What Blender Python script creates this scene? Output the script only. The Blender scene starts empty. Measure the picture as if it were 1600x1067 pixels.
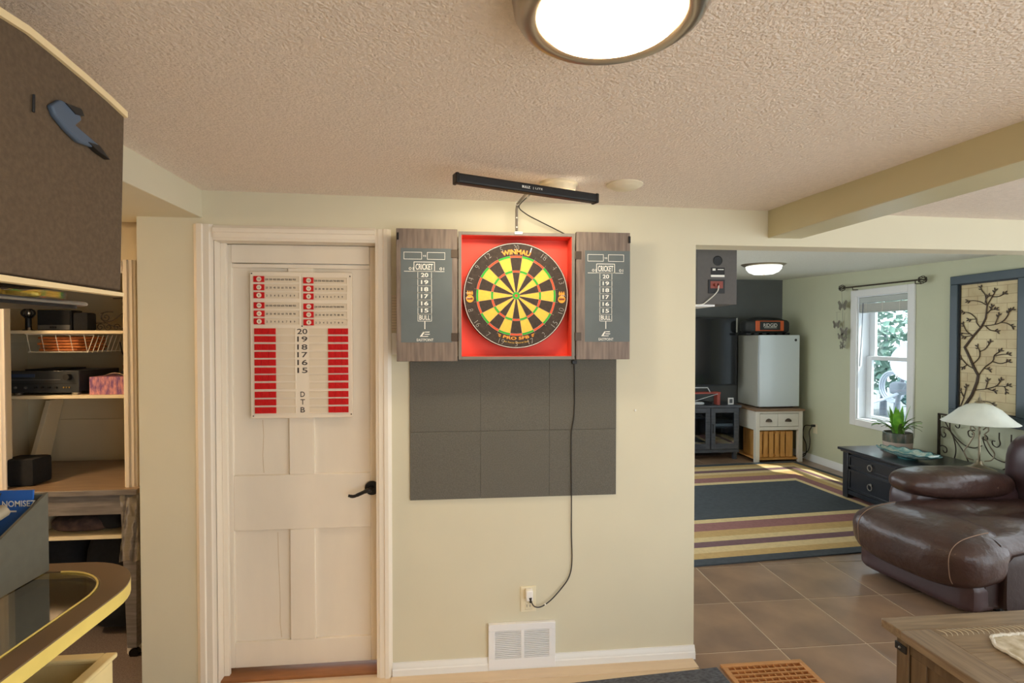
import bpy, math, random
from mathutils import Vector, Matrix
random.seed(7)
PI = math.pi
SC = bpy.context.scene
COL = SC.collection

# ---------------------------------------------------------------- camera
cam_d = bpy.data.cameras.new('camera')
cam_d.sensor_width = 36.0
cam_d.lens = 36.0 * 820 / 1600
cam_d.shift_y = 0.0055
cam_d.clip_start = 0.02
cam = bpy.data.objects.new('camera', cam_d)
COL.objects.link(cam)
cam.location = (0, 0, 1.48)
cam.rotation_euler = (math.radians(90 - 1.0), 0, -math.atan(81 / 820))
SC.camera = cam

# ---------------------------------------------------------------- world, sun, exposure
world = bpy.data.worlds.new('sky')
SC.world = world
world.use_nodes = True
bg = world.node_tree.nodes['Background']
bg.inputs[0].default_value = (0.86, 0.94, 1.0, 1)
bg.inputs[1].default_value = 3.2

sun_d = bpy.data.lights.new('sun', 'SUN')
sun_d.energy = 6.0
sun_d.angle = math.radians(0.6)
sun_d.color = (1.0, 0.93, 0.8)
sun = bpy.data.objects.new('sun', sun_d)
COL.objects.link(sun)
sun.rotation_euler = Vector((-0.50, 0.45, -1.0)).to_track_quat('-Z', 'Y').to_euler()
sun.location = (8, 0, 8)

SC.view_settings.view_transform = 'Standard'
SC.view_settings.look = 'None'
SC.view_settings.gamma = 1.0
SC.view_settings.use_curve_mapping = False
SC.view_settings.exposure = 0.14

# ---------------------------------------------------------------- materials
def lin(c):
    o = []
    for v in c:
        v /= 255.0
        o.append(v / 12.92 if v <= 0.04045 else ((v + 0.055) / 1.055) ** 2.4)
    return o + [1.0]

MATS = {}
def M(name, rgb, rough=0.5, metal=0.0, var=0.0, vs=6.0, stretch=(1, 1, 1), bump=0.0, bs=80.0, bd=0.004, spec=0.5,
      rgb2=None, emis=0.0, coat=0.0, voro=False):
    m = bpy.data.materials.new(name)
    m.use_nodes = True
    nt = m.node_tree
    b = nt.nodes['Principled BSDF']
    b.inputs['Base Color'].default_value = lin(rgb)
    b.inputs['Roughness'].default_value = rough
    b.inputs['Metallic'].default_value = metal
    b.inputs['Specular IOR Level'].default_value = spec
    b.inputs['Coat Weight'].default_value = coat
    if emis:
        b.inputs['Emission Color'].default_value = lin(rgb)
        b.inputs['Emission Strength'].default_value = emis
    if var or rgb2 or bump:
        tc = nt.nodes.new('ShaderNodeTexCoord')
        mp = nt.nodes.new('ShaderNodeMapping')
        mp.inputs['Scale'].default_value = stretch
        nt.links.new(tc.outputs['Object'], mp.inputs['Vector'])
    if var or rgb2:
        n = nt.nodes.new('ShaderNodeTexNoise')
        n.inputs['Scale'].default_value = vs
        n.inputs['Detail'].default_value = 5
        nt.links.new(mp.outputs[0], n.inputs['Vector'])
        r = nt.nodes.new('ShaderNodeValToRGB')
        c1 = lin(rgb)
        if rgb2:
            c2 = lin(rgb2)
            r.color_ramp.elements[0].position = 0.36
            r.color_ramp.elements[1].position = 0.64
        else:
            c2 = [min(1, v * (1 + var)) for v in c1[:3]] + [1]
            c1 = [v * (1 - var) for v in c1[:3]] + [1]
            r.color_ramp.elements[0].position = 0.3
            r.color_ramp.elements[1].position = 0.7
        r.color_ramp.elements[0].color = c1
        r.color_ramp.elements[1].color = c2
        nt.links.new(n.outputs['Fac'], r.inputs[0])
        nt.links.new(r.outputs[0], b.inputs['Base Color'])
    if bump:
        if voro:
            n2 = nt.nodes.new('ShaderNodeTexVoronoi')
            n2.feature = 'SMOOTH_F1'
            out = n2.outputs['Distance']
        else:
            n2 = nt.nodes.new('ShaderNodeTexNoise')
            n2.inputs['Detail'].default_value = 4
            out = n2.outputs['Fac']
        n2.inputs['Scale'].default_value = bs
        nt.links.new(mp.outputs[0], n2.inputs['Vector'])
        bp = nt.nodes.new('ShaderNodeBump')
        bp.inputs['Strength'].default_value = bump
        bp.inputs['Distance'].default_value = bd
        if voro:
            bp.invert = True
        nt.links.new(out, bp.inputs['Height'])
        nt.links.new(bp.outputs[0], b.inputs['Normal'])
    MATS[name] = m
    return m

def glass_mat(name, tint=(1, 1, 1), gloss=0.08, rough=0.02):
    m = bpy.data.materials.new(name)
    m.use_nodes = True
    nt = m.node_tree
    nt.nodes.clear()
    o = nt.nodes.new('ShaderNodeOutputMaterial')
    mx = nt.nodes.new('ShaderNodeMixShader')
    t = nt.nodes.new('ShaderNodeBsdfTransparent')
    g = nt.nodes.new('ShaderNodeBsdfGlossy')
    t.inputs[0].default_value = (*tint, 1)
    g.inputs['Roughness'].default_value = rough
    mx.inputs[0].default_value = gloss
    nt.links.new(t.outputs[0], mx.inputs[1])
    nt.links.new(g.outputs[0], mx.inputs[2])
    nt.links.new(mx.outputs[0], o.inputs[0])
    MATS[name] = m
    return m

M('wall_paint', (220, 213, 188), 0.75, var=0.02, vs=3, bump=0.08, bs=220, bd=0.001)
M('living_paint', (204, 206, 178), 0.75, var=0.02, vs=3, bump=0.08, bs=220, bd=0.001)
M('beam_paint', (200, 192, 156), 0.35)
M('slate_paint', (100, 103, 102), 0.8, var=0.05, vs=4)
M('closet_paint', (222, 208, 176), 0.8, var=0.02)
M('popcorn', (238, 226, 214), 0.95, var=0.05, vs=60, bump=0.65, bs=130, bd=0.010)
M('popcorn_living', (232, 234, 224), 0.95, var=0.04, vs=60, bump=0.5, bs=95, bd=0.008)
M('trim_white', (240, 230, 214), 0.45)
M('trim_cool', (238, 238, 236), 0.4)
M('door_white', (238, 228, 212), 0.5, var=0.03, vs=9, stretch=(1, 1, .3), bump=0.12, bs=30, bd=0.003)
M('crack', (205, 182, 150), 0.8)
M('grout', (206, 188, 166), 0.8)
M('tile', (164, 134, 108), 0.28, rgb2=(134, 110, 92), vs=3.2, bump=0.05, bs=25, bd=0.002, coat=0.1)
M('carpet_brown', (112, 100, 94), 1.0, var=0.3, vs=160, bump=0.6, bs=250, bd=0.004)
M('mat_grey', (100, 104, 112), 1.0, rgb2=(72, 74, 82), vs=55, stretch=(1, 2.5, 1), bump=0.6, bs=200, bd=0.004)
M('strip_beige', (222, 200, 170), 0.5, var=0.06, vs=9, stretch=(.3, 3, 1))
M('threshold_wood', (150, 98, 56), 0.5, var=0.15, vs=9, stretch=(1, 6, 1))
M('oak', (196, 142, 88), 0.45, var=0.14, vs=10, stretch=(1, 5, 5))
M('oak_dark', (150, 92, 44), 0.5, var=0.14, vs=10)
M('cab_wood', (134, 118, 106), 0.55, rgb2=(108, 94, 86), vs=14, stretch=(6, 1, .5))
M('cab_edge', (122, 114, 106), 0.55, var=0.08, vs=14)
M('cab_red', (236, 78, 58), 0.55)
M('chalk', (98, 106, 108), 0.7, var=0.08, vs=8)
M('print_white', (242, 240, 232), 0.6)
M('hinge', (84, 72, 62), 0.45, metal=0.6)
M('black_metal', (34, 32, 32), 0.45, metal=0.3)
M('black', (22, 22, 24), 0.5)
M('black_gloss', (12, 13, 15), 0.12)
M('board_black', (64, 54, 48), 0.9, var=0.25, vs=90, bump=0.3, bs=300, bd=0.001)
M('board_yellow', (240, 190, 78), 0.85, var=0.08, vs=70)
M('board_red', (226, 86, 52), 0.85)
M('board_green', (52, 170, 52), 0.85)
M('wire', (205, 200, 192), 0.35, metal=0.7)
M('wire_white', (232, 228, 220), 0.4)
M('print_orange', (246, 164, 52), 0.6)
M('print_brown', (122, 62, 22), 0.6)
M('panel_carpet', (104, 101, 93), 1.0, var=0.18, vs=240, bump=0.5, bs=350, bd=0.003)
M('score_white', (240, 228, 210), 0.4)
M('score_slot', (226, 212, 190), 0.5)
M('score_red', (206, 22, 30), 0.35)
M('print_dark', (70, 62, 56), 0.6)
M('plate_cream', (236, 226, 196), 0.4)
M('plate_white', (244, 242, 240), 0.4)
M('vent_white', (240, 240, 242), 0.45)
M('vent_dark', (120, 116, 112), 0.8)
M('nickel', (176, 166, 152), 0.28, metal=0.9)
M('lamp_glass', (255, 214, 160), 0.3, emis=0.0)
M('nook_fill_glow', (255, 216, 168), 0.3, emis=190.0)  # glow of the unseen lamp added for the closet
M('detector', (226, 212, 184), 0.5)
M('ring_cream', (232, 222, 196), 0.5)
M('led', (255, 236, 200), 0.4, emis=1.5)
M('cord', (44, 40, 36), 0.5)
M('cord_white', (228, 224, 214), 0.5)
M('hood_brown', (94, 78, 60), 0.95, var=0.18, vs=120, bump=0.35, bs=220, bd=0.003)
M('hood_trim', (236, 214, 168), 0.6)
M('ornament_blue', (76, 92, 112), 0.5)
M('silver', (150, 148, 144), 0.3, metal=0.7)
M('rim_brown', (112, 90, 66), 0.3)
M('edge_yellow', (232, 208, 112), 0.4, var=0.06, vs=14)
M('acrylic_yellow', (240, 178, 20), 0.35, rgb2=(250, 214, 90), vs=30)
M('caddy_grey', (96, 94, 82), 0.7, var=0.06, vs=60)
M('tube_white', (226, 216, 194), 0.35)
M('tube_grey', (168, 156, 132), 0.4)
M('mag_blue', (44, 104, 190), 0.4)
M('mag_dark', (62, 58, 66), 0.4)
M('bin_cream', (226, 206, 150), 0.6, var=0.05, vs=20)
M('bin_gold', (170, 140, 76), 0.4, var=0.15, vs=9)
M('desk_grey', (134, 128, 124), 0.45, rgb2=(112, 106, 102), vs=9, stretch=(1, 9, 9))
M('desk_top', (150, 128, 104), 0.3, rgb2=(128, 108, 88), vs=9, stretch=(.6, 9, 9))
M('fabric_dark', (58, 46, 48), 0.95, rgb2=(92, 72, 66), vs=26)
M('fabric_black', (26, 27, 30), 0.95, var=0.2, vs=60)
M('shelf_cream', (232, 218, 184), 0.5)
M('receiver', (46, 50, 54), 0.35)
M('receiver_blue', (58, 72, 100), 0.25)
M('receiver_grey', (96, 98, 100), 0.35)
M('brass', (190, 160, 90), 0.35, metal=0.8)
M('tissue_pink', (216, 150, 150), 0.7, rgb2=(120, 80, 130), vs=42, stretch=(2, 1, .7))
M('tissue', (244, 226, 208), 0.9)
M('terracotta', (212, 128, 62), 0.6, rgb2=(176, 92, 40), vs=14, stretch=(1, 1, 5))
M('wire_basket', (222, 216, 200), 0.4, metal=0.2)
M('iron', (66, 56, 46), 0.5, metal=0.5)
M('leather', (70, 48, 42), 0.34, var=0.22, vs=6, bump=0.5, bs=11, bd=0.02, coat=0.15)
M('leather_dark', (50, 32, 30), 0.4, var=0.14, vs=8, bump=0.25, bs=30, bd=0.006)
M('leather_base', (72, 52, 54), 0.3, var=0.1, vs=8, bump=0.15, bs=30, bd=0.004)
M('stitch', (150, 120, 100), 0.7)
M('coffee_wood', (152, 128, 98), 0.4, rgb2=(124, 102, 76), vs=8, stretch=(.7, 8, 8))
M('coffee_wood_y', (150, 128, 102), 0.4, rgb2=(122, 102, 80), vs=8, stretch=(8, .7, 8))
M('coffee_side', (118, 96, 70), 0.5, rgb2=(98, 78, 56), vs=7, stretch=(8, 8, .8))
M('carve', (206, 192, 166), 0.5)
M('lace', (214, 206, 190), 0.9, var=0.14, vs=50, bump=0.7, bs=120, bd=0.004)
M('lace_mid', (176, 160, 128), 0.9, rgb2=(222, 212, 190), vs=24, bump=0.6, bs=120, bd=0.004)
M('rug_dark', (66, 72, 78), 1.0, var=0.14, vs=30)
M('rug_cream', (216, 192, 142), 1.0, var=0.08, vs=40)
M('rug_tan', (196, 162, 106), 1.0, var=0.08, vs=40)
M('rug_mauve', (150, 104, 100), 1.0, var=0.1, vs=40)
M('rug_plum', (118, 88, 92), 1.0, var=0.1, vs=40)
M('chest_black', (36, 38, 44), 0.32, var=0.1, vs=20, coat=0.2)
M('pewter', (190, 188, 184), 0.3, metal=0.85)
M('fridge_white', (214, 224, 228), 0.25, coat=0.3)
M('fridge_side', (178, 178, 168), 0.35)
M('cart_white', (226, 222, 212), 0.45)
M('cart_top', (140, 110, 84), 0.5, var=0.12, vs=9, stretch=(1, 6, 1))
M('pine', (232, 178, 106), 0.55, rgb2=(214, 156, 84), vs=7, stretch=(5, 5, .7))
M('radio_black', (40, 42, 42), 0.6)
M('radio_orange', (214, 98, 46), 0.5)
M('tv_screen', (26, 28, 30), 0.12)
M('tv_stand', (84, 88, 96), 0.45, rgb2=(68, 72, 80), vs=9, stretch=(1, 6, 6))
M('inside_dark', (38, 40, 44), 0.8)
M('stuff_white', (200, 204, 208), 0.5)
M('toy_red', (168, 78, 66), 0.5)
M('speaker_grey', (94, 90, 88), 0.7, var=0.05, vs=50)
M('speaker_red', (140, 60, 44), 0.4)
M('frosted', (236, 240, 232), 0.5, emis=1.1)
M('frame_slate', (66, 80, 88), 0.4, coat=0.1)
M('frame_inner', (26, 30, 34), 0.5)
M('branch', (70, 54, 40), 0.55)
M('lamp_metal', (158, 146, 124), 0.35, metal=0.75)
M('alabaster', (226, 228, 216), 0.45, var=0.05, vs=9)
M('leaf_bright', (140, 206, 64), 0.5, rgb2=(84, 158, 44), vs=14)
M('leaf_dark', (104, 136, 66), 0.5, var=0.2, vs=14)
M('pot_body', (196, 178, 164), 0.25, var=0.06, vs=20)
M('pot_glaze', (120, 110, 96), 0.2, rgb2=(72, 84, 74), vs=26, stretch=(1, 1, .4))
M('soil', (50, 40, 34), 0.95)
M('platter_teal', (126, 176, 178), 0.2, rgb2=(222, 230, 214), vs=22, coat=0.4)
M('platter_edge', (70, 120, 124), 0.2)
M('blind', (206, 208, 200), 0.5)
M('blind_head', (190, 196, 192), 0.5)
M('vinyl', (236, 240, 244), 0.4)
M('chime', (150, 146, 132), 0.4, metal=0.5)
M('ground_pale', (128, 134, 136), 0.9, var=0.1)
M('dish_white', (176, 184, 198), 0.5)
M('dish_grey', (112, 120, 132), 0.5)
M('bush', (112, 146, 132), 0.8, rgb2=(160, 186, 174), vs=5)
M('bush_dark', (92, 130, 128), 0.8, rgb2=(140, 168, 164), vs=5)
glass_mat('pane', (0.93, 0.97, 0.98), 0.07)
glass_mat('stand_glass', (0.76, 0.70, 0.56), 0.5, 0.06)
glass_mat('cabinet_glass', (0.8, 0.85, 0.9), 0.16)
glass_mat('acrylic', (0.95, 0.95, 0.92), 0.14)
glass_mat('plastic_wrap', (0.86, 0.86, 0.86), 0.3, 0.2)

def brick_mat():
    m = bpy.data.materials.new('foil_brick')
    m.use_nodes = True
    nt = m.node_tree
    b = nt.nodes['Principled BSDF']
    tc = nt.nodes.new('ShaderNodeTexCoord')
    mp = nt.nodes.new('ShaderNodeMapping')
    mp.inputs['Rotation'].default_value = (0, PI / 2, PI / 2)
    sx = nt.nodes.new('ShaderNodeSeparateXYZ')
    cx = nt.nodes.new('ShaderNodeCombineXYZ')
    nt.links.new(tc.outputs['Object'], sx.inputs[0])
    nt.links.new(sx.outputs['Y'], cx.inputs['X'])
    nt.links.new(sx.outputs['Z'], cx.inputs['Y'])
    br = nt.nodes.new('ShaderNodeTexBrick')
    br.inputs['Scale'].default_value = 1.0
    br.inputs['Brick Width'].default_value = 0.155
    br.inputs['Row Height'].default_value = 0.07
    br.inputs['Mortar Size'].default_value = 0.0016
    br.inputs['Color1'].default_value = lin((226, 210, 168))
    br.inputs['Color2'].default_value = lin((216, 202, 160))
    br.inputs['Mortar'].default_value = lin((168, 142, 104))
    nt.links.new(cx.outputs[0], br.inputs['Vector'])
    n = nt.nodes.new('ShaderNodeTexNoise')
    n.inputs['Scale'].default_value = 5
    n.inputs['Detail'].default_value = 6
    nt.links.new(cx.outputs[0], n.inputs['Vector'])
    r = nt.nodes.new('ShaderNodeValToRGB')
    r.color_ramp.elements[0].color = (0.66, 0.54, 0.4, 1)
    r.color_ramp.elements[1].color = (1, 1, 0.95, 1)
    r.color_ramp.elements[0].position = 0.3
    r.color_ramp.elements[1].position = 0.65
    nt.links.new(n.outputs['Fac'], r.inputs[0])
    mx = nt.nodes.new('ShaderNodeMix')
    mx.data_type = 'RGBA'
    mx.blend_type = 'MULTIPLY'
    mx.inputs['Factor'].default_value = 0.75
    nt.links.new(br.outputs[0], mx.inputs['A'])
    nt.links.new(r.outputs[0], mx.inputs['B'])
    nt.links.new(mx.outputs['Result'], b.inputs['Base Color'])
    b.inputs['Roughness'].default_value = 0.45
    MATS['foil_brick'] = m
brick_mat()

# ---------------------------------------------------------------- geometry helpers
class MB:
    def __init__(s):
        s.v = []; s.f = []; s.mi = []; s.cur = 0
    def add(s, vs, fs):
        o = len(s.v)
        s.v += [tuple(p) for p in vs]
        for f in fs:
            s.f.append(tuple(i + o for i in f)); s.mi.append(s.cur)
        return s
    def box(s, x0, x1, y0, y1, z0, z1):
        vs = [(x, y, z) for z in (z0, z1) for y in (y0, y1) for x in (x0, x1)]
        return s.add(vs, [(0, 2, 3, 1), (4, 5, 7, 6), (0, 1, 5, 4), (2, 6, 7, 3), (0, 4, 6, 2), (1, 3, 7, 5)])
    def hexa(s, p):   # 8 points ordered like box
        return s.add(p, [(0, 2, 3, 1), (4, 5, 7, 6), (0, 1, 5, 4), (2, 6, 7, 3), (0, 4, 6, 2), (1, 3, 7, 5)])
    def tube(s, pts, r, n=8, closed=False, caps=True):
        pts = [Vector(p) for p in pts]
        k = len(pts)
        rs = r if isinstance(r, (list, tuple)) else [r] * k
        t0 = (pts[1] - pts[0]).normalized()
        a = Vector((0, 0, 1)) if abs(t0.z) < 0.9 else Vector((1, 0, 0))
        u = t0.cross(a).normalized()
        vs = []
        for i in range(k):
            if closed:
                t = (pts[(i + 1) % k] - pts[i - 1])
            else:
                t = pts[min(i + 1, k - 1)] - pts[max(i - 1, 0)]
            if t.length < 1e-9:
                t = t0
            t = t.normalized()
            u = (u - t * u.dot(t))
            if u.length < 1e-6:
                u = t.orthogonal()
            u = u.normalized()
            w = t.cross(u)
            for j in range(n):
                q = 2 * PI * j / n
                vs.append(pts[i] + (u * math.cos(q) + w * math.sin(q)) * rs[i])
        fs = []
        m = k if closed else k - 1
        for i in range(m):
            i2 = (i + 1) % k
            for j in range(n):
                j2 = (j + 1) % n
                fs.append((i * n + j, i * n + j2, i2 * n + j2, i2 * n + j))
        if caps and not closed:
            fs.append(tuple(reversed(range(n))))
            fs.append(tuple((k - 1) * n + j for j in range(n)))
        return s.add(vs, fs)
    def cyl(s, p0, p1, r0, r1=None, n=20):
        return s.tube([p0, p1], [r0, r0 if r1 is None else r1], n)
    def lathe(s, prof, c=(0, 0, 0), n=40, axis='z'):
        vs = []; fs = []
        for (r, h) in prof:
            for j in range(n):
                q = 2 * PI * j / n
                a, b = r * math.cos(q), r * math.sin(q)
                if axis == 'z':
                    vs.append((c[0] + a, c[1] + b, c[2] + h))
                elif axis == 'y':
                    vs.append((c[0] + b, c[1] + h, c[2] + a))
                else:
                    vs.append((c[0] + h, c[1] + a, c[2] + b))
        for i in range(len(prof) - 1):
            for j in range(n):
                j2 = (j + 1) % n
                fs.append((i * n + j, i * n + j2, (i + 1) * n + j2, (i + 1) * n + j))
        if prof[0][0] > 1e-6:
            fs.append(tuple(reversed(range(n))))
        if prof[-1][0] > 1e-6:
            fs.append(tuple((len(prof) - 1) * n + j for j in range(n)))
        return s.add(vs, fs)
    def prism(s, pts, plane, a, b):
        n = len(pts)
        def mk(p, h):
            return {'xz': (p[0], h, p[1]), 'xy': (p[0], p[1], h), 'yz': (h, p[0], p[1])}[plane]
        vs = [mk(p, a) for p in pts] + [mk(p, b) for p in pts]
        fs = [tuple(reversed(range(n))), tuple(range(n, 2 * n))]
        for i in range(n):
            j = (i + 1) % n
            fs.append((i, j, n + j, n + i))
        return s.add(vs, fs)
    def rbox(s, c, h, e=6.0, n=8, mat=None):
        idx = {}; vs = []; fs = []
        def g(p):
            key = tuple(round(x * 1000) for x in p)
            if key not in idx:
                q = sum(abs(x) ** e for x in p) ** (1 / e)
                w = Vector([c[i] + h[i] * p[i] / q for i in range(3)])
                idx[key] = len(vs); vs.append(w)
            return idx[key]
        for ax in range(3):
            for sg in (-1, 1):
                for i in range(n):
                    for j in range(n):
                        q = []
                        for (a, b) in ((i, j), (i + 1, j), (i + 1, j + 1), (i, j + 1)):
                            p = [0, 0, 0]
                            p[ax] = sg
                            p[(ax + 1) % 3] = -1 + 2 * a / n
                            p[(ax + 2) % 3] = -1 + 2 * b / n
                            q.append(g(p))
                        fs.append(tuple(q) if sg > 0 else tuple(reversed(q)))
        if mat is not None:
            vs = [mat @ v for v in vs]
        return s.add(vs, fs)
    def sphere(s, c, r, n=14, m=8):
        pr = [(max(1e-7, r * math.sin(PI * i / m)), -r * math.cos(PI * i / m)) for i in range(m + 1)]
        return s.lathe(pr, c, n)
    def grid(s, fn, nu, nv):
        vs = [fn(i / nu, j / nv) for j in range(nv + 1) for i in range(nu + 1)]
        fs = [(j * (nu + 1) + i, j * (nu + 1) + i + 1, (j + 1) * (nu + 1) + i + 1, (j + 1) * (nu + 1) + i)
              for j in range(nv) for i in range(nu)]
        return s.add(vs, fs)
    def mesh(s, name, mat, smooth=35, xf=None):
        me = bpy.data.meshes.new(name)
        v = s.v if xf is None else [tuple(xf @ Vector(p)) for p in s.v]
        me.from_pydata(v, [], s.f)
        for mm in (mat if isinstance(mat, (list, tuple)) else [mat]):
            me.materials.append(MATS[mm] if isinstance(mm, str) else mm)
        me.polygons.foreach_set('material_index', s.mi)
        import bmesh
        b = bmesh.new(); b.from_mesh(me)
        bmesh.ops.recalc_face_normals(b, faces=b.faces)
        b.to_mesh(me); b.free()
        if smooth:
            me.shade_smooth()
            me.set_sharp_from_angle(angle=math.radians(smooth))
        me.update()
        return me
    def build(s, name, mat, parent=None, bv=0.0, smooth=35, xf=None, seg=2):
        o = bpy.data.objects.new(name, s.mesh(name, mat, smooth, xf))
        return place(o, parent, bv, seg)

def place(o, parent=None, bv=0.0, seg=2):
    COL.objects.link(o)
    if parent is not None:
        o.parent = parent
        o.matrix_parent_inverse = WORLD[parent.name].inverted()
    WORLD[o.name] = o.matrix_basis.copy() if parent is None else Matrix.Identity(4)
    if bv:
        md = o.modifiers.new('bevel', 'BEVEL')
        md.width = bv; md.segments = seg; md.limit_method = 'ANGLE'
    return o
WORLD = {}

def B(name, mat, parent, x0, x1, y0, y1, z0, z1, bv=0.0):
    return MB().box(x0, x1, y0, y1, z0, z1).build(name, mat, parent, bv)
def tag(o, label, cat, group=None, kind=None):
    o['label'] = label; o['category'] = cat
    if group: o['group'] = group
    if kind: o['kind'] = kind
    return o
def T(name, label, cat, loc, group=None):
    o = bpy.data.objects.new(name, None)
    o.empty_display_size = 0.05
    o.location = loc
    COL.objects.link(o)
    WORLD[o.name] = Matrix.Translation(loc)
    return tag(o, label, cat, group)
def S(o, label=None, cat=None):
    o['kind'] = 'structure'
    if label: o['label'] = label
    if cat: o['category'] = cat
    return o
def SE(name, label, cat, loc):
    o = T(name, label, cat, loc); o['kind'] = 'structure'; return o
def inst(name, me, parent, loc=(0, 0, 0), rot=(0, 0, 0), scale=(1, 1, 1)):
    o = bpy.data.objects.new(name, me)
    COL.objects.link(o)
    m = Matrix.LocRotScale(Vector(loc), __import__('mathutils').Euler(rot), Vector(scale))
    o.parent = parent
    o.matrix_parent_inverse = WORLD[parent.name].inverted()
    o.matrix_basis = m
    return o

TXT = {}
def text_geo(s, bold=0.0, spacing=1.0):
    key = (s, bold, spacing)
    if key in TXT: return TXT[key]
    cu = bpy.data.curves.new('text', 'FONT')
    cu.body = s; cu.size = 1.0; cu.resolution_u = 3; cu.offset = bold; cu.space_character = spacing
    ob = bpy.data.objects.new('text', cu)
    COL.objects.link(ob)
    dg = bpy.context.evaluated_depsgraph_get()
    me = bpy.data.meshes.new_from_object(ob.evaluated_get(dg))
    vs = [v.co.copy() for v in me.vertices]; fs = [tuple(p.vertices) for p in me.polygons]
    bpy.data.objects.remove(ob); bpy.data.curves.remove(cu); bpy.data.meshes.remove(me)
    x0 = min(v.x for v in vs); x1 = max(v.x for v in vs); y0 = min(v.y for v in vs); y1 = max(v.y for v in vs)
    r = ([((v.x - x0) / (x1 - x0) - .5, (v.y - y0) / (y1 - y0) - .5) for v in vs], fs, (x1 - x0) / (y1 - y0))
    TXT[key] = r
    return r
def text_into(mb, s, org, ex, ey, cx, cy, h, w=None, bold=0.0, arc=None, rot=0.0, shear=0.0, spacing=1.0):
    vs, fs, asp = text_geo(s, bold, spacing)
    w = asp * h if w is None else w
    org, ex, ey = Vector(org), Vector(ex), Vector(ey)
    out = []
    for (u, v) in vs:
        x, y = u * w + shear * v * h, v * h
        if arc is None:
            c, sn = math.cos(rot), math.sin(rot)
            x, y = cx + x * c - y * sn, cy + x * sn + y * c
        else:
            R, top = arc
            if top:
                q = x / R; x, y = cx + (R + y) * math.sin(q), cy + (R + y) * math.cos(q)
            else:
                q = x / R; x, y = cx + (R - y) * math.sin(q), cy - (R - y) * math.cos(q)
        out.append(org + ex * x + ey * y)
    mb.add(out, fs)
def text(parent, name, s, mat, org, ex, ey, cx, cy, h, **k):
    mb = MB(); text_into(mb, s, org, ex, ey, cx, cy, h, **k)
    return mb.build(name, mat, parent, smooth=0)
EX, EZ = (1, 0, 0), (0, 0, 1)
def curve(pts, n=6):
    pts = [Vector(p) for p in pts]; out = []
    P = [pts[0] * 2 - pts[1]] + pts + [pts[-1] * 2 - pts[-2]]
    for i in range(1, len(P) - 2):
        for k in range(n):
            t = k / n
            a, b, c, d = P[i - 1], P[i], P[i + 1], P[i + 2]
            out.append(0.5 * ((2 * b) + (c - a) * t + (2 * a - 5 * b + 4 * c - d) * t * t + (3 * b - a - 3 * c + d) * t ** 3))
    out.append(pts[-1])
    return out

# ================================================================ the setting
D = 2.31
YC_ = 2.67
XW, YB = 4.20, 6.50
floor = S(B('floor', 'grout', None, -3.2, 4.45, -1.2, 6.7, -0.06, 0.001), 'brown square floor tiles with pale grout lines', 'floor')
tile_me = MB().box(-.2198, .2198, -.2148, .2148, -.0025, .003).mesh('tile', 'tile', 0)
tiles = []
for ix in range(7):
    for iy in range(15):
        cx = 1.0595 + .4475 * ix + .2238; cy = .145 + .4375 * iy + .2188
        if cx > 4.4 or cy > 6.6: continue
        t = inst('tile', tile_me, floor, (cx, cy, 0), (random.uniform(-.0006, .0006), random.uniform(-.0006, .0006), 0))
S(B('floor_laminate', 'strip_beige', None, -1.02, 1.055, -1.2, D, -0.003, 0.003), 'beige laminate floor in front of the dartboard wall', 'floor')
S(B('floor_carpet', 'carpet_brown', None, -3.1, -1.02, 0.2, 3.3, -0.003, 0.006), 'speckled brown carpet in the closet nook', 'carpet')

w = MB()
w.box(-1.325, -1.03, D, D + .12, 0, 2.10); w.box(-1.03, -.352, D, D + .12, 1.895, 2.10)
w.box(-.352, 1.072, D, D + .12, 0, 2.10); w.box(1.072, XW, D, D + .12, 1.905, 2.10)
S(w.build('wall_front', 'wall_paint'), 'pale sage wall behind the dartboard with opening at right', 'wall')
w = MB()
w.box(XW, XW + .16, -1.35, -.6, 0, 2.35); w.box(XW, XW + .16, -.6, 1.3, 2.0, 2.35); w.box(XW, XW + .16, 1.3, 1.6, 0, 2.35); w.box(XW, XW + .16, 1.6, 3.36, 2.0, 2.35); w.box(XW, XW + .16, 3.36, 4.546, 0, 2.35); w.box(XW, XW + .16, 5.187, YB + .1, 0, 2.35)
w.box(XW, XW + .16, 4.546, 5.187, 0, .615); w.box(XW, XW + .16, 4.546, 5.187, 1.92, 2.35)
S(w.build('wall_right', 'living_paint'), 'sage green living room wall with the window', 'wall')
w = MB()
w.box(1.7, XW, YB, YB + .1, 0, 2.35); w.box(-1.0, 1.7, YB, YB + .1, 0, .4); w.box(-1.0, 1.7, YB, YB + .1, 2.05, 2.35); w.box(-1.0, -.7, YB, YB + .1, .4, 2.05)  # hidden opening at the left end added to let daylight in
S(w.build('wall_back', 'slate_paint'), 'dark slate accent wall behind the television', 'wall')
w = MB()
w.box(-1.1, -1.0, YC_, 3.0, 0, 2.35); w.box(-1.1, -1.0, 3.0, 6.2, 0, .4); w.box(-1.1, -1.0, 3.0, 6.2, 2.05, 2.35); w.box(-1.1, -1.0, 6.2, YB + .1, 0, 2.35)  # wide opening added out of view to brighten the living room
S(w.build('wall_left', 'living_paint'), 'unseen far side wall of the living room with opening added for daylight', 'wall')

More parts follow.
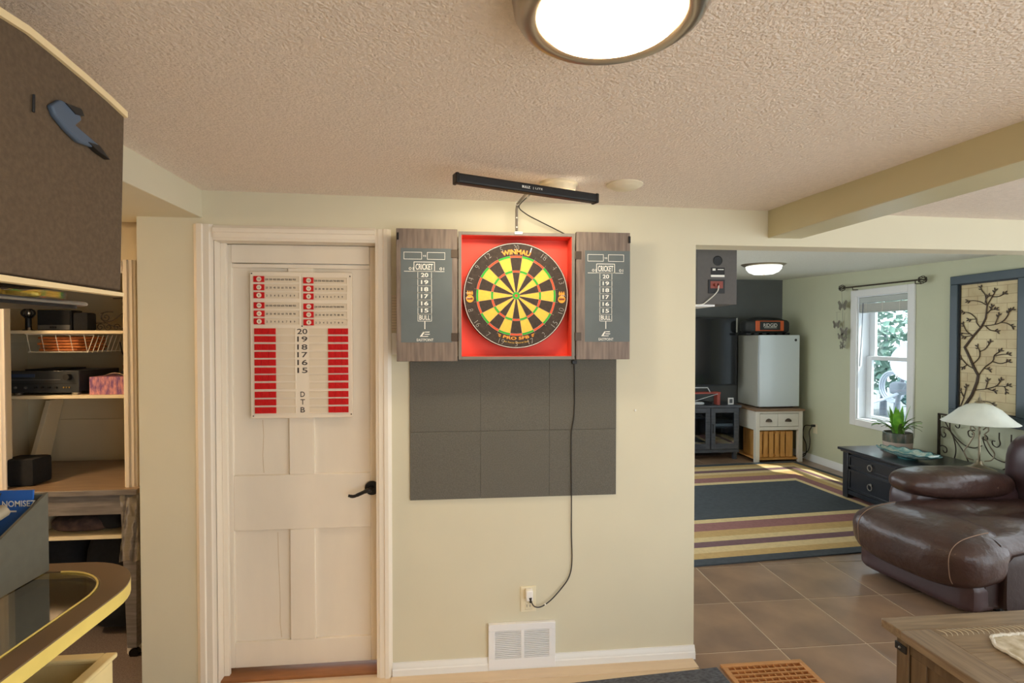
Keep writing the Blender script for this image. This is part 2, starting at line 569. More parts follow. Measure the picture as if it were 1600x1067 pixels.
w = MB()
w.box(-3.1, .6, -1.35, -1.25, 0, 2.4); w.box(.6, 3.9, -1.35, -1.25, 0, .05); w.box(.6, 3.9, -1.35, -1.25, 1.95, 2.4); w.box(3.9, XW + .16, -1.35, -1.25, 0, 2.4)  # wide unseen opening added so daylight reaches the ceiling
S(w.build('wall_rear', 'wall_paint'), 'pale sage wall behind the camera with wide opening added for daylight', 'wall')
S(B('wall_nook', 'wall_paint', None, -3.2, -3.1, -1.35, 3.3, 0, 2.4), 'pale sage end wall of the nook', 'wall')
def zc(x, y): return 2.083 - .0107 * x + .0145 * (min(x, 1.6) + 1.07) * (y - D)
c = MB()
xs = [-1.3, -.6, 0, .6, 1.1, 1.6, 4.45]; ys = [-1.3, 0, .8, 1.6, D + .02]
c.grid(lambda u, v: (xs[round(u * 6)], ys[round(v * 4)], zc(xs[round(u * 6)], ys[round(v * 4)])), 6, 4)
n0 = len(c.v)
c.grid(lambda u, v: (xs[round(u * 6)], ys[round(v * 4)], 2.4), 6, 4)
c.box(-1.3, 4.45, -1.3, -1.25, 2.0, 2.4)
S(c.build('ceiling', 'popcorn', smooth=0), 'textured popcorn ceiling over the dartboard area', 'ceiling')
def zl(y): return 2.122 + .04 * (y - 3.54)
c = MB().hexa([(-1.1, D + .05, zl(D)), (XW + .2, D + .05, zl(D)), (-1.1, YB + .1, zl(YB)), (XW + .2, YB + .1, zl(YB)),
               (-1.1, D + .05, 2.45), (XW + .2, D + .05, 2.45), (-1.1, YB + .1, 2.5), (XW + .2, YB + .1, 2.5)])
S(c.build('ceiling_living', 'popcorn_living', smooth=0), 'pale textured ceiling of the living room', 'ceiling')
bm_ = MB().hexa([(1.418, -1.25, 1.90), (1.583, -1.25, 1.90), (1.418, D, 1.942), (1.583, D, 1.942),
                 (1.418, -1.25, 2.1), (1.583, -1.25, 2.1), (1.418, D, 2.1), (1.583, D, 2.1)])
S(bm_.build('ceiling_beam', 'beam_paint', bv=.003), 'boxed beam running forward from the opening header', 'beam')
S(B('bulkhead', 'wall_paint', None, -3.1, -1.069, -1.25, D + .12, 1.98, 2.3, .003), 'dropped bulkhead over the nook at upper left', 'bulkhead')
# closet nook
YC = 2.60
w = MB()
w.box(-1.53, -1.0, YC, YC + .07, 0, 2.25); w.box(-3.1, -2.09, YC, YC + .07, 0, 2.25); w.box(-2.09, -1.53, YC, YC + .07, 1.80, 2.25)
w.box(-2.50, -2.42, YC + .07, 3.3, 0, 2.25); w.box(-1.53, -1.47, YC + .07, 3.3, 0, 2.25); w.box(-2.5, -1.47, 3.2, 3.3, 0, 2.25)
w.box(-3.1, -.9, D + .12, 3.3, 2.1, 2.3)
w.box(-3.1, -3.0, -.6, YC, 0, 2.0)
w.box(-1.04, -1.0, D + .12, YC, 0, 2.1)
S(w.build('wall_closet', 'closet_paint'), 'cream closet walls behind the desk nook', 'wall')
def casing_v(mb, x0, x1, y, z0, z1, flip=False):   # moulded casing board, steps across its width
    prof = [(0, .006), (.12, .012), (.2, .018), (.45, .018), (.5, .012), (.8, .012), (.86, .008), (1, .006)]
    pts = [(x0 + (x1 - x0) * (u if not flip else 1 - u), y - d) for u, d in prof]
    pts = [(x1 if not flip else x0, y)] + pts[::-1] + [(x0 if not flip else x1, y)]
    mb.prism(pts, 'xy', z0, z1)
def casing_h(mb, x0, x1, y, z0, z1, flip=False):
    prof = [(0, .006), (.12, .012), (.2, .018), (.45, .018), (.5, .012), (.8, .012), (.86, .008), (1, .006)]
    pts = [(y - d, z0 + (z1 - z0) * (u if flip else 1 - u)) for u, d in prof]
    pts = [(y, pts[0][1])] + pts + [(y, pts[-1][1])]
    mb.prism(pts, 'yz', x0, x1)
tr = SE('trim_1', 'cream moulded casing around the closet opening', 'door casing', (-1.53, YC, 0))
m_ = MB(); casing_v(m_, -1.552, -1.497, YC, 0, 1.84); m_.build('casing', 'trim_white', tr)
m_ = MB(); casing_v(m_, -2.12, -2.058, YC, 0, 1.84); m_.build('casing', 'trim_white', tr)
m_ = MB(); casing_h(m_, -2.058, -1.552, YC, 1.78, 1.84); m_.build('casing', 'trim_white', tr)
B('jamb', 'trim_white', tr, -1.548, -1.53, YC + .002, YC + .072, 0, 1.80)

# door and its casing
tr = SE('trim_2', 'cream moulded casing around the panelled door', 'door casing', (-.7, D, 0))
m_ = MB(); casing_v(m_, -1.10, -1.022, D, 0, 1.953); m_.build('casing', 'trim_white', tr)
m_ = MB(); casing_v(m_, -.362, -.296, D, 0, 1.945, True); m_.build('casing', 'trim_white', tr)
m_ = MB(); casing_h(m_, -1.022, -.362, D, 1.887, 1.95); m_.build('casing', 'trim_white', tr)
B('jamb', 'trim_white', tr, -1.045, -1.022, D - .004, D + .12, 0, 1.9)
B('jamb', 'trim_white', tr, -.362, -.34, D - .004, D + .12, 0, 1.9)
B('jamb', 'trim_white', tr, -1.022, -.362, D - .004, D + .12, 1.887, 1.9)
B('stop', 'trim_white', tr, -1.022, -1.0, D + .055, D + .075, 0, 1.887, .002)
yd = D + .078
dr = SE('door_1', 'old cream four panel door holding the white scoreboard', 'door', (-.7, yd, 0))
for nm, x0, x1, z0, z1 in (('stile', -1.02, -.985, .03, 1.885), ('stile', -.40, -.366, .03, 1.885),
                           ('top_strip', -.985, -.40, 1.806, 1.885), ('rail', -.985, -.40, 1.785, 1.803), ('rail', -.985, -.40, .635, .878),
                           ('rail', -.985, -.40, .03, .142), ('mullion', -.75, -.642, .142, .635), ('mullion', -.75, -.642, .878, 1.785)):
    B(nm, 'door_white', dr, x0, x1, yd + (-.006 if nm == 'top_strip' else 0), yd + .036, z0, z1, .0025)
for x0, x1, z0, z1 in ((-.988, -.747, .14, .638), (-.645, -.398, .14, .638), (-.988, -.747, .875, 1.79), (-.645, -.398, .875, 1.79)):
    B('panel', 'door_white', dr, x0, x1, yd + .013, yd + .03, z0, z1)
for pts in ([(-.805, .62), (-.803, .5), (-.80, .42), (-.797, .3), (-.798, .22), (-.792, .15)], [(-.865, 1.12), (-.862, 1.05), (-.866, .96), (-.862, .885)]):
    MB().tube([(x, yd + .0128, z) for x, z in pts], .0011, 4).build('paint_crack', 'crack', dr)
hd = MB(); hd.lathe([(.0001, 0), (.03, 0), (.032, .003), (.03, .01), (.022, .014), (.0001, .014)], (-.392, yd - .014, .812), 24, 'y')
h_o = hd.build('handle', 'black_metal', dr)
MB().tube(curve([(-.392, yd - .01, .812), (-.394, yd - .045, .812), (-.41, yd - .05, .810), (-.44, yd - .05, .797), (-.465, yd - .05, .788), (-.487, yd - .05, .792)]),
          [.009] * 7 + [.0095] * 7 + [.008] * 7 + [.007] * 7 + [.006] * 3, 10).build('lever', 'black_metal', h_o)
S(B('trim_3', 'threshold_wood', None, -1.022, -.362, D + .02, D + .26, 0, .012, .002), 'brown wooden door threshold under the door gap', 'threshold')
# baseboards and floor strip
def baseboard(name, pts, h, t, mat, along, a, b, label):
    pr = [(0, 0), (t, 0), (t, h * .55), (t * .75, h * .62), (t * .75, h * .72), (t * .45, h * .86), (t * .35, h), (0, h)]
    mb = MB()
    if along == 'x': mb.prism([(pts - q[0], q[1]) for q in pr], 'yz', a, b)
    else: mb.prism([(pts - q[0], q[1]) for q in pr], 'xz', a, b)
    return S(mb.build(name, mat), label, 'baseboard')
baseboard('baseboard_front', D, .062, .016, 'trim_cool', 'x', -.296, 1.075, 'white baseboard under the wall vent')
baseboard('baseboard_right', XW, .085, .016, 'trim_cool', 'y', 3.36, YB, 'white baseboard along the window wall')
S(B('trim_4', 'strip_beige', None, -.30, 1.062, D - .08, D - .0, -.003, .008, .002), 'beige wooden strip on the floor below the baseboard', 'floor strip')

# window
win = SE('window_1', 'white double hung window with raised blind', 'window', (XW, 4.87, .6))
for nm, y0, y1, z0, z1 in (('casing', 4.472, 4.548, .55, 1.985), ('casing', 5.187, 5.27, .55, 1.985), ('casing', 4.548, 5.187, 1.915, 1.985), ('sill', 4.548, 5.187, .55, .618)):
    B(nm, 'trim_cool', win, XW - .018, XW + .0, y0, y1, z0, z1, .004)
for nm, y0, y1, z0, z1 in (('jamb', 4.546, 4.56, .615, 1.92), ('jamb', 5.173, 5.187, .615, 1.92), ('jamb', 4.56, 5.173, 1.905, 1.92), ('jamb', 4.56, 5.173, .615, .63)):
    B(nm, 'vinyl', win, XW, XW + .16, y0, y1, z0, z1)
def sash(x0, x1, z0, z1):
    e = B('sash', 'vinyl', win, x0, x1, 4.56, 4.60, z0, z1, .003)
    for y0, y1, a, b in ((5.10, 5.173, z0, z1), (4.60, 5.10, z1 - .04, z1), (4.60, 5.10, z0, z0 + .04)):
        B('sash_bar', 'vinyl', e, x0, x1, y0, y1, a, b, .003)
    B('pane', 'pane', e, (x0 + x1) / 2 - .002, (x0 + x1) / 2 + .002, 4.60, 5.10, z0 + .04, z1 - .04)
sash(XW + .09, XW + .12, .63, 1.29)
sash(XW + .125, XW + .155, 1.25, 1.905)
bl = T('window_blind', 'pale mini blind raised to the top of the window', 'blind', (XW + .03, 4.87, 1.75))
B('headrail', 'blind_head', bl, XW + .004, XW + .05, 4.562, 5.171, 1.845, 1.903, .003)
for k in range(9):
    B('slat', 'blind', bl, XW + .008, XW + .05, 4.566, 5.165, 1.760 + .0088 * k, 1.7672 + .0088 * k)
B('bottom_rail', 'blind_head', bl, XW + .008, XW + .05, 4.566, 5.165, 1.742, 1.758, .002)
for y in (4.66, 4.87, 5.08):
    MB().tube([(XW + .006, y, 1.845), (XW + .005, y, 1.742)], .0022, 6).build('ladder_cord', 'cord_white', bl)
MB().tube([(XW + .004, 5.12, 1.845), (XW + .0, 5.13, 1.5), (XW - .004, 5.15, 1.18)], .004, 6).build('wand', 'dish_grey', bl)

# outside
S(B('ground', 'ground_pale', None, XW + .3, 16, 0, 16, -.3, -.2), 'pale patio ground outside the window', 'ground')
dsh = T('satellite_dish', 'white satellite dish on a leaning arm outside the window', 'satellite dish', (6.6, 7.2, -.2))
xf = Matrix.Translation((6.45, 6.80, 1.12)) @ Matrix.Rotation(math.radians(-50), 4, 'Z') @ Matrix.Rotation(math.radians(62), 4, 'X')
MB().lathe([(.0001, 0), (.12, .008), (.24, .03), (.33, .062), (.335, .07), (.33, .072), (.24, .042), (.12, .02), (.0001, .014)], (0, 0, 0), 36).build('reflector', 'dish_white', dsh, xf=xf)
MB().tube([(6.45, 7.05, .98), (6.42, 7.12, .6), (6.5, 7.35, -.2)], .03, 10).build('mast', 'dish_grey', dsh)
MB().tube(curve([(6.35, 6.95, .72), (6.1, 6.95, .62), (5.9, 7.0, .55)]), .02, 8).build('feed_arm', 'dish_white', dsh)
MB().rbox((6.33, 7.0, .75), (.1, .1, .09), 4).build('bracket', 'dish_grey', dsh)
hs = T('garden_hose', 'coiled pale hose hanging beside the dish outside', 'hose', (6.9, 7.7, -.2))
for k in range(3):
    MB().tube([(6.7 + .02 * k, 7.55 + .24 * math.cos(q * PI / 12) * (1 - .08 * k), .72 + .24 * math.sin(q * PI / 12) * (1 - .08 * k)) for q in range(24)], .014, 6, True).build('coil', 'dish_white', hs)
B('hose_post', 'dish_grey', hs, 6.74, 6.8, 7.5, 7.56, -.2, .8)
def shrub(name, label, c, r, n, mat):
    o = T(name, label, 'shrub', (c[0], c[1], -.2), 'shrubs outside the window')
    mb = MB()
    for k in range(n):
        d = Vector((random.gauss(0, 1), random.gauss(0, 1), random.gauss(0, 1))).normalized()
        p = Vector(c) + Vector((d.x * r[0], d.y * r[1], d.z * r[2])) * random.uniform(.55, 1)
        a = Vector((random.gauss(0, 1), random.gauss(0, 1), random.gauss(0, 1))).normalized()
        b_ = a.orthogonal().normalized() * random.uniform(.04, .08); a = a * random.uniform(.08, .16)
        mb.add([p - a, p + b_, p + a, p - b_], [(0, 1, 2, 3)])
    f = mb.build('foliage', mat, o, smooth=0); f['kind'] = 'stuff'
    MB().tube([(c[0], c[1], -.2), (c[0] + .05, c[1], c[2])], [.07, .03], 8).build('trunk', 'dish_grey', o)
shrub('shrub', 'tall pale green shrub filling the upper window view', (9.2, 10.6, 1.7), (1.4, 1.6, 1.5), 2600, 'bush')
shrub('shrub', 'low bluish green shrub behind the dish outside', (8.2, 8.2, .8), (.7, .7, .9), 1100, 'bush_dark')

# ================================================================ dart wall things
# carpet backing panel
cp = T('carpet_panel', 'grey carpet tile panel on the wall under the dartboard', 'carpet panel', (.24, D, .776))
B('backing', 'panel_carpet', cp, -.215, .698, D - .005, D, .778, 1.40)
for i in range(3):
    for j in range(2):
        x0 = -.217 + .3055 * i; z0 = (.774, 1.0715)[j]; z1 = (1.0705, 1.40)[j]
        B('carpet_tile', 'panel_carpet', cp, x0, x0 + .305, D - .009 - .0006 * ((i + j) % 2), D - .004, z0, z1, .001)

# cabinet
cb = T('dartboard_cabinet', 'open grey wood dartboard cabinet with red lining and chalkboard doors', 'cabinet', (.24, D, 1.389))
X0, X1, Z0, Z1, YF = -.007, .486, 1.389, 1.923, D - .11
B('side', 'cab_edge', cb, X0, X0 + .013, YF, D, Z0, Z1, .001); B('side', 'cab_edge', cb, X1 - .013, X1, YF, D, Z0, Z1, .001)
B('top_board', 'cab_edge', cb, X0 + .013, X1 - .013, YF, D, Z1 - .013, Z1, .001); B('bottom_board', 'cab_edge', cb, X0 + .013, X1 - .013, YF, D, Z0, Z0 + .013, .001)
for nm, a in (('lining', (X0 + .013, X1 - .013, D - .02, D - .011, Z0 + .013, Z1 - .013)),
              ('lining', (X0 + .013, X0 + .0145, YF + .004, D - .02, Z0 + .013, Z1 - .013)), ('lining', (X1 - .0145, X1 - .013, YF + .004, D - .02, Z0 + .013, Z1 - .013)),
              ('lining', (X0 + .013, X1 - .013, YF + .004, D - .02, Z1 - .0145, Z1 - .013)), ('lining', (X0 + .013, X1 - .013, YF + .004, D - .02, Z0 + .013, Z0 + .0145))):
    B(nm, 'cab_red', cb, *a)
def cab_door(x0, x1, z0, z1, fx, fz, hinge_right):
    d = B('door', 'cab_wood', cb, x0, x1, YF, YF + .022, z0, z1, .0015)
    yy = YF - .0008
    px = sorted((fx(626), fx(706)))
    B('chalkboard', 'chalk', d, px[0], px[1], YF - .0006, YF + .002, fz(535), fz(387))
    mb = MB()
    def line(a, b, c, e, t=.0018):     # frame rectangle outline
        xa, xb, za, zb = fx(a), fx(b), fz(e), fz(c)
        for q in ((xa, xb, za, za + t), (xa, xb, zb - t, zb), (xa, xa + t, za, zb), (xb - t, xb, za, zb)):
            mb.box(q[0], q[1], yy - .0003, yy, q[2], q[3])
    line(630.5, 658.8, 393, 404.5); line(667, 695, 393, 404.5); line(646, 679, 408, 423.4, .0026)
    mb.box(fx(631), fx(694), yy - .0003, yy, fz(423.6), fz(422.8))
    zz = [423.2 + 11.15 * k for k in range(8)]
    for k in range(7): line(652, 674, zz[k], zz[k + 1] + .5)
    mb.box(fx(662.4), fx(663.8), yy - .0003, yy, fz(514), fz(501))
    mb.build('ruled_lines', 'print_white', d, smooth=0)
    o3 = (0, yy - .0004, 0)
    def tx(s, cx, cy, h, w, **k):
        text(d, 'lettering', s, 'print_white', o3, EX, EZ, fx(cx), fz(cy), abs(fz(0) - fz(h)), w=abs(fx(w) - fx(0)), **k)
    tx('vs', 662.8, 399, 2.6, 5)
    tx('CRICKET', 662.5, 416, 9.4, 27, bold=.015)
    tx('01', 642, 419, 4.6, 7); tx('01', 690, 419, 4.6, 7)
    for k, s in enumerate(('20', '19', '18', '17', '16', '15')):
        tx(s, 663, zz[k] + 5.7, 6.4, 11.5, bold=.02)
    tx('BULL', 663, zz[6] + 5.7, 7.4, 17, bold=.01)
    tx('EASTPOINT', 663.5, 531, 4.2, 26, bold=.005)
    lg = MB()
    for a, b, c, e in ((657, 659.5, 526, 518), ):
        pass
    def par(pts): lg.add([(fx(p[0]), yy - .0004, fz(p[1])) for p in pts], [tuple(range(len(pts)))])
    par([(655, 526), (658.2, 526), (663.5, 518), (660.6, 518)]); par([(660.6, 519.2), (661.4, 518), (671, 518), (669.6, 519.4)])
    par([(662, 522.6), (662.7, 521.6), (671.5, 521.6), (670, 522.8)]); par([(657, 526), (657.8, 524.9), (669, 524.9), (667.6, 526)])
    lg.build('logo', 'print_white', d, smooth=0)
    hx = (x1 - .026, x1 + .004) if hinge_right else (x0 - .004, x0 + .022)
    for hz in (391.5, 523):
        h = B('hinge', 'hinge', d, hx[0], hx[1], YF - .002, YF + .004, fz(hz + 10), fz(hz - 3), .0008)
        MB().cyl((hx[1] if hinge_right else hx[0], YF - .003, fz(hz + 10)), (hx[1] if hinge_right else hx[0], YF - .003, fz(hz - 3)), .003, n=8).build('pin', 'hinge', h)
    cxs = (x0 + .003, x0 + .011) if hinge_right else (x1 - .009, x1 + .001)
    B('catch', 'black_metal', d, cxs[0], cxs[1], YF - .005, YF + .002, fz(374), fz(363), .001)
def lx(p): return -.261 + .002621 * (p - 619)
def lz(p): return 1.929 - .002627 * (p - 357)
def rx(p): return .493 + .002798 * (937 + (p - 652) * .88 - 901)
def rz(p): return 1.934 - .00272 * (425.7 + (p - 423) * .965 - 361)
cab_door(-.261, -.011, 1.383, 1.931, lx, lz, True)
cab_door(.492, .727, 1.388, 1.931, rx, rz, False)
B('clip', 'silver', cb, .228, .262, YF - .004, YF + .02, Z1 - .008, Z1 + .004, .001)

# dartboard
bc = Vector((.238, 0, 1.660)); yb = YF + .028; R = .2255
db = T('dartboard', 'round bristle dartboard with yellow and black wedges', 'dartboard', (bc.x, yb, bc.z - R))
MB().lathe([(.0001, 0), (R - .003, 0), (R, .003), (R, .036), (R - .003, .038), (.0001, .038)], (bc.x, yb, bc.z), 72, 'y').build('body', 'board_black', db, smooth=30)
B('mount_block', 'cab_edge', db, bc.x - .06, bc.x + .06, yb + .038, D - .02, bc.z - .06, bc.z + .06)
def wedge(r0, r1, hgt):
    n = 4; mb = MB(); pts = []
    for k in range(n + 1):
        a = math.radians(-9 + 18 * k / n); pts.append((r1 * math.sin(a), r1 * math.cos(a)))
    for k in range(n, -1, -1):
        a = math.radians(-9 + 18 * k / n); pts.append((r0 * math.sin(a), r0 * math.cos(a)))
    mb.prism(pts, 'xz', -hgt, .001)
    return mb
kinds = {'inner_wedge': (.0159, .0985), 'triple_bed': (.0985, .1075), 'outer_wedge': (.1075, .1615), 'double_bed': (.1615, .1705)}
wm = {}
for nm, (r0, r1) in kinds.items():
    for p in (0, 1):
        mat = (('board_black', 'board_yellow') if 'wedge' in nm else ('board_red', 'board_green'))[p]
        wm[nm, p] = wedge(r0, r1, .0008).mesh(nm, mat, 0)
for k in range(20):
    for nm in kinds:
        inst(nm, wm[nm, k % 2], db, (bc.x, yb, bc.z), (0, math.radians(18 * k), 0))
MB().lathe([(.0064, -.0008), (.0159, -.0008), (.0159, .001), (.0064, .001)], (bc.x, yb, bc.z), 24, 'y').build('outer_bull', 'board_green', db)
MB().lathe([(.0001, -.001), (.0064, -.001), (.0064, .001)], (bc.x, yb, bc.z), 20, 'y').build('bullseye', 'board_red', db)
sp = MB()
for k in range(20):
    a = math.radians(9 + 18 * k); s_, c_ = math.sin(a), math.cos(a)
    sp.tube([(bc.x + .0159 * s_, yb - .0013, bc.z + .0159 * c_), (bc.x + .181 * s_, yb - .0013, bc.z + .181 * c_)], .0006, 4)
for r in (.0064, .0159, .0985, .1075, .1615, .1705):
    sp.tube([(bc.x + r * math.sin(q * PI / 30), yb - .0013, bc.z + r * math.cos(q * PI / 30)) for q in range(60)], .0006, 4, True)
sp.build('wire_spider', 'wire', db)
nr = MB().tube([(bc.x + .2215 * math.sin(q * PI / 36), yb - .002, bc.z + .2215 * math.cos(q * PI / 36)) for q in range(72)], .0013, 6, True).build('number_ring', 'wire_white', db)
for k, s in enumerate('20 1 18 4 13 6 10 15 2 17 3 19 7 16 8 11 14 9 12 5'.split()):
    a = math.radians(18 * k); rr = .204
    low = 6 <= k <= 14
    text(nr, 'numeral', s, 'wire_white', (0, yb - .002, 0), EX, EZ, bc.x + rr * math.sin(a), bc.z + rr * math.cos(a), .021, rot=-a + (PI if low else 0), w=.012 * len(s) - (.008 if s == '1' else .002), bold=-.035)
o3 = (0, yb - .0006, 0)
text(db, 'lettering_shadow', 'WINMAU', 'print_brown', o3, EX, EZ, bc.x, bc.z, .024, w=.128, arc=(.1865, True), bold=.08)
text(db, 'lettering', 'WINMAU', 'print_orange', (0, yb - .001, 0), EX, EZ, bc.x, bc.z, .021, w=.122, arc=(.1865, True), bold=.03)
text(db, 'lettering_shadow', 'PRO SFB', 'print_brown', o3, EX, EZ, bc.x, bc.z, .0155, w=.116, arc=(.1815, False), bold=.06)
text(db, 'lettering', 'PRO SFB', 'print_orange', (0, yb - .001, 0), EX, EZ, bc.x, bc.z, .0125, w=.112, arc=(.1815, False), bold=.02)
text(db, 'lettering', 'Air Force Natural Sisal', 'board_yellow', (0, yb - .001, 0), EX, EZ, bc.x, bc.z, .0065, w=.108, arc=(.2, False))
for sg in (-1, 1):      # wing-like stripes beside PRO SFB
    mb = MB()
    for k in range(3):
        for (q0, q1) in ((.37 + .0 * k, .45 - .02 * k),):
            r = .1775 + .0045 * k
            mb.add([(bc.x + sg * rr_ * math.sin(q), yb - .001, bc.z - rr_ * math.cos(q)) for rr_, q in ((r, q0), (r, q1), (r + .0025, q1), (r + .0025, q0))], [(0, 1, 2, 3)])
    mb.build('print_stripes', 'print_orange', db, smooth=0)
for sg in (-1, 1):      # round emblems with three flames at both sides
    ex_ = bc.x + sg * .1965
    mb = MB().lathe([(.0001, -.0008), (.016, -.0008), (.016, .0)], (ex_, yb, bc.z - .014), 20, 'y')
    e = mb.build('emblem', 'print_orange', db)
    B('emblem_band', 'print_brown', e, ex_ - .012, ex_ + .012, yb - .0012, yb, bc.z - .018, bc.z - .010)
    mb = MB()
    for k in (-1, 0, 1):
        mb.prism([(ex_ + k * .009 - .0035, bc.z + .003), (ex_ + k * .009 + .0035, bc.z + .003), (ex_ + k * .009 + .004, bc.z + .011), (ex_ + k * .009, bc.z + .021), (ex_ + k * .009 - .004, bc.z + .011)], 'xz', yb - .001, yb)
    mb.build('emblem_flames', 'print_orange', e, smooth=0)

# light bar above
la, lb2 = Vector((-.016, 1.746, 2.005)), Vector((.511, 1.952, 2.005))
lt = T('dartboard_light', 'slim black light bar on a bracket above the dartboard', 'light', (.242, D - .06, 1.923))
ax = (lb2 - la).normalized(); sd = Vector((0, 0, 1)).cross(ax).normalized()
def barpt(t, s_, u): return la + ax * t + sd * s_ + Vector((0, 0, u))
Lb = (lb2 - la).length
def barbox(t0, t1, s0, s1, u0, u1):
    return MB().hexa([barpt(t, s_, u) for u in (u0, u1) for s_ in (s0, s1) for t in (t0, t1)])
barbox(.006, Lb - .006, -.017, .017, -.016, .016).build('bar', 'black', lt, .006, seg=3)
for t0, t1 in ((-.003, .01), (Lb - .01, Lb + .003)):
    barbox(t0, t1, -.0185, .0185, -.0185, .0175).build('end_cap', 'black_metal', lt, .004)
sb_ = 1 if sd.y > 0 else -1
barbox(.02, Lb - .02, *sorted((sb_ * .0165, sb_ * .0178)), -.011, .004).build('led_strip', 'led', lt)
ld = bpy.data.lights.new('led_light', 'AREA'); ld.shape = 'RECTANGLE'; ld.size = .46; ld.size_y = .02; ld.energy = 5.0; ld.color = (1.0, .86, .62)
lo = bpy.data.objects.new('led_light', ld); COL.objects.link(lo)
lo.location = (la + lb2) / 2 + sd * sb_ * .022 + Vector((0, 0, -.006))
dirv = Vector((0, .42, -.91)).normalized()
xax = (ax - dirv * ax.dot(dirv)).normalized(); yax = (-dirv).cross(xax)
lo.rotation_euler = Matrix((xax, yax, -dirv)).transposed().to_euler()
fr = la + sd * (-.0174 if sd.y > 0 else .0174)
text(lt, 'lettering', 'BULLZ', 'print_white', fr, ax, EZ, Lb * .455, .001, .0085, w=.032, bold=.03)
text(lt, 'lettering', '| LITE', 'print_white', fr, ax, EZ, Lb * .538, .0, .0085, w=.038)
br = MB().tube([(.242, D - .06, 1.918), (.242, D - .06, 2.03), (.244, D - .075, 2.05), (.248, D - .12, 2.05), (.245, 1.90, 2.01)], .0058, 4).build('bracket', 'cab_edge', lt)
for z in (1.955, 1.995):
    MB().lathe([(.0001, -.001), (.003, -.001), (.003, .001)], (.242, D - .066, z), 10, 'y').build('screw', 'print_white', br)
MB().tube([(.242 + .008 * math.cos(q * PI / 6), D - .085, 2.052 + .008 * math.sin(q * PI / 6)) for q in range(12)], .0015, 5, True).build('wire_tie', 'cord_white', br)
cd = T('power_cord', 'thin black cord running from the light down to the outlet', 'cord', (.33, D, .29))
MB().tube(curve([(.246, 1.92, 1.995), (.262, 1.98, 2.02), (.25, D - .08, 2.04), (.285, D - .05, 2.015), (.35, D - .04, 1.985), (.42, D - .03, 1.955), (.47, D - .03, 1.928), (.492, D - .014, 1.90),
                 (.489, D - .012, 1.7), (.49, D - .012, 1.42), (.505, D - .014, 1.366), (.506, D - .014, 1.16), (.496, D - .014, 1.08), (.492, D - .014, 1.03), (.494, D - .014, .758), (.495, D - .008, .614), (.498, D - .008, .48), (.485, D - .010, .41), (.45, D - .012, .36), (.40, D - .016, .31),
                 (.356, D - .022, .286), (.325, D - .028, .292), (.309, D - .030, .318)], 5), .0026, 6).build('cable', 'cord', cd)
MB().cyl((.309, D - .030, .311), (.306, D - .030, .335), .006, .009, 8).build('connector', 'cord', cd)
MB().cyl((.372, D - .0195, .293), (.378, D - .0188, .296), .0042, n=8).build('cable_tie', 'print_white', cd)
B('cable_clip', 'black', cd, .495, .516, D - .022, D - .01, 1.365, 1.38, .001)
ol = T('wall_outlet', 'cream wall outlet with white charger above the vent', 'outlet', (.3, D, .26))
B('plate', 'plate_cream', ol, .266, .336, D - .006, D, .258, .372, .002)
B('socket', 'plate_cream', ol, .285, .317, D - .008, D - .004, .268, .304, .003)
for x in (.294, .308): B('slot', 'vent_dark', ol, x - .0012, x + .0012, D - .0085, D - .007, .28, .292)
B('charger', 'plate_white', ol, .287, .318, D - .036, D - .006, .318, .365, .005)
vt = T('wall_vent', 'white louvred return air vent above the baseboard', 'vent', (.27, D, .02))
V0, V1, W0, W1 = .122, .421, .016, .214
B('backplate', 'vent_dark', vt, V0 + .02, V1 - .02, D - .003, D, W0 + .02, W1 - .02)
for nm, a in (('frame', (V0, V1, W0, W0 + .045)), ('frame', (V0, V1, W1 - .03, W1)), ('frame', (V0, V0 + .029, W0 + .045, W1 - .03)), ('frame', (V1 - .029, V1, W0 + .045, W1 - .03)), ('divider', (.266, .281, W0 + .045, W1 - .03))):
    B(nm, 'vent_white', vt, a[0], a[1], D - .020, D - .001, a[2], a[3], .0015)
for x0, x1 in ((V0 + .029, .266), (.281, V1 - .029)):
    for k in range(15):
        z = W0 + .0485 + k * .0082
        MB().hexa([(x0, D - .019, z - .0012), (x1, D - .019, z - .0012), (x0, D - .004, z + .0042), (x1, D - .004, z + .0042),
                   (x0, D - .019, z + .0028), (x1, D - .019, z + .0028), (x0, D - .004, z + .0062), (x1, D - .004, z + .0062)]).build('louvre', 'vent_white', vt, smooth=0)
nl = T('wall_nail', 'small white nail head in the bare wall right of the cabinet', 'nail', (.789, D, 1.152))
MB().lathe([(.0001, -.006), (.004, -.005), (.005, -.003), (.002, -.002), (.002, .0)], (.789, D, 1.152), 12, 'y').build('head', 'print_white', nl)
sw = T('switch_plate', 'narrow white switch plate between door casing and cabinet', 'switch plate', (-.28, D, 1.40))
B('plate', 'plate_white', sw, -.294, -.232, D - .006, D, 1.408, 1.502, .002)
B('toggle', 'plate_cream', sw, -.268, -.258, D - .014, D - .005, 1.445, 1.465, .001)
cl_ = T('paper_list', 'ruled paper slip pinned above the narrow switch plate', 'paper', (-.28, D, 1.51))
B('sheet', 'score_slot', cl_, -.294, -.21, D - .003, D, 1.512, 1.665)
mb = MB()
for k in range(12): mb.box(-.293, -.212, D - .0034, D - .003, 1.52 + .012 * k, 1.5215 + .012 * k)
mb.build('rules', 'tube_grey', cl_, smooth=0)

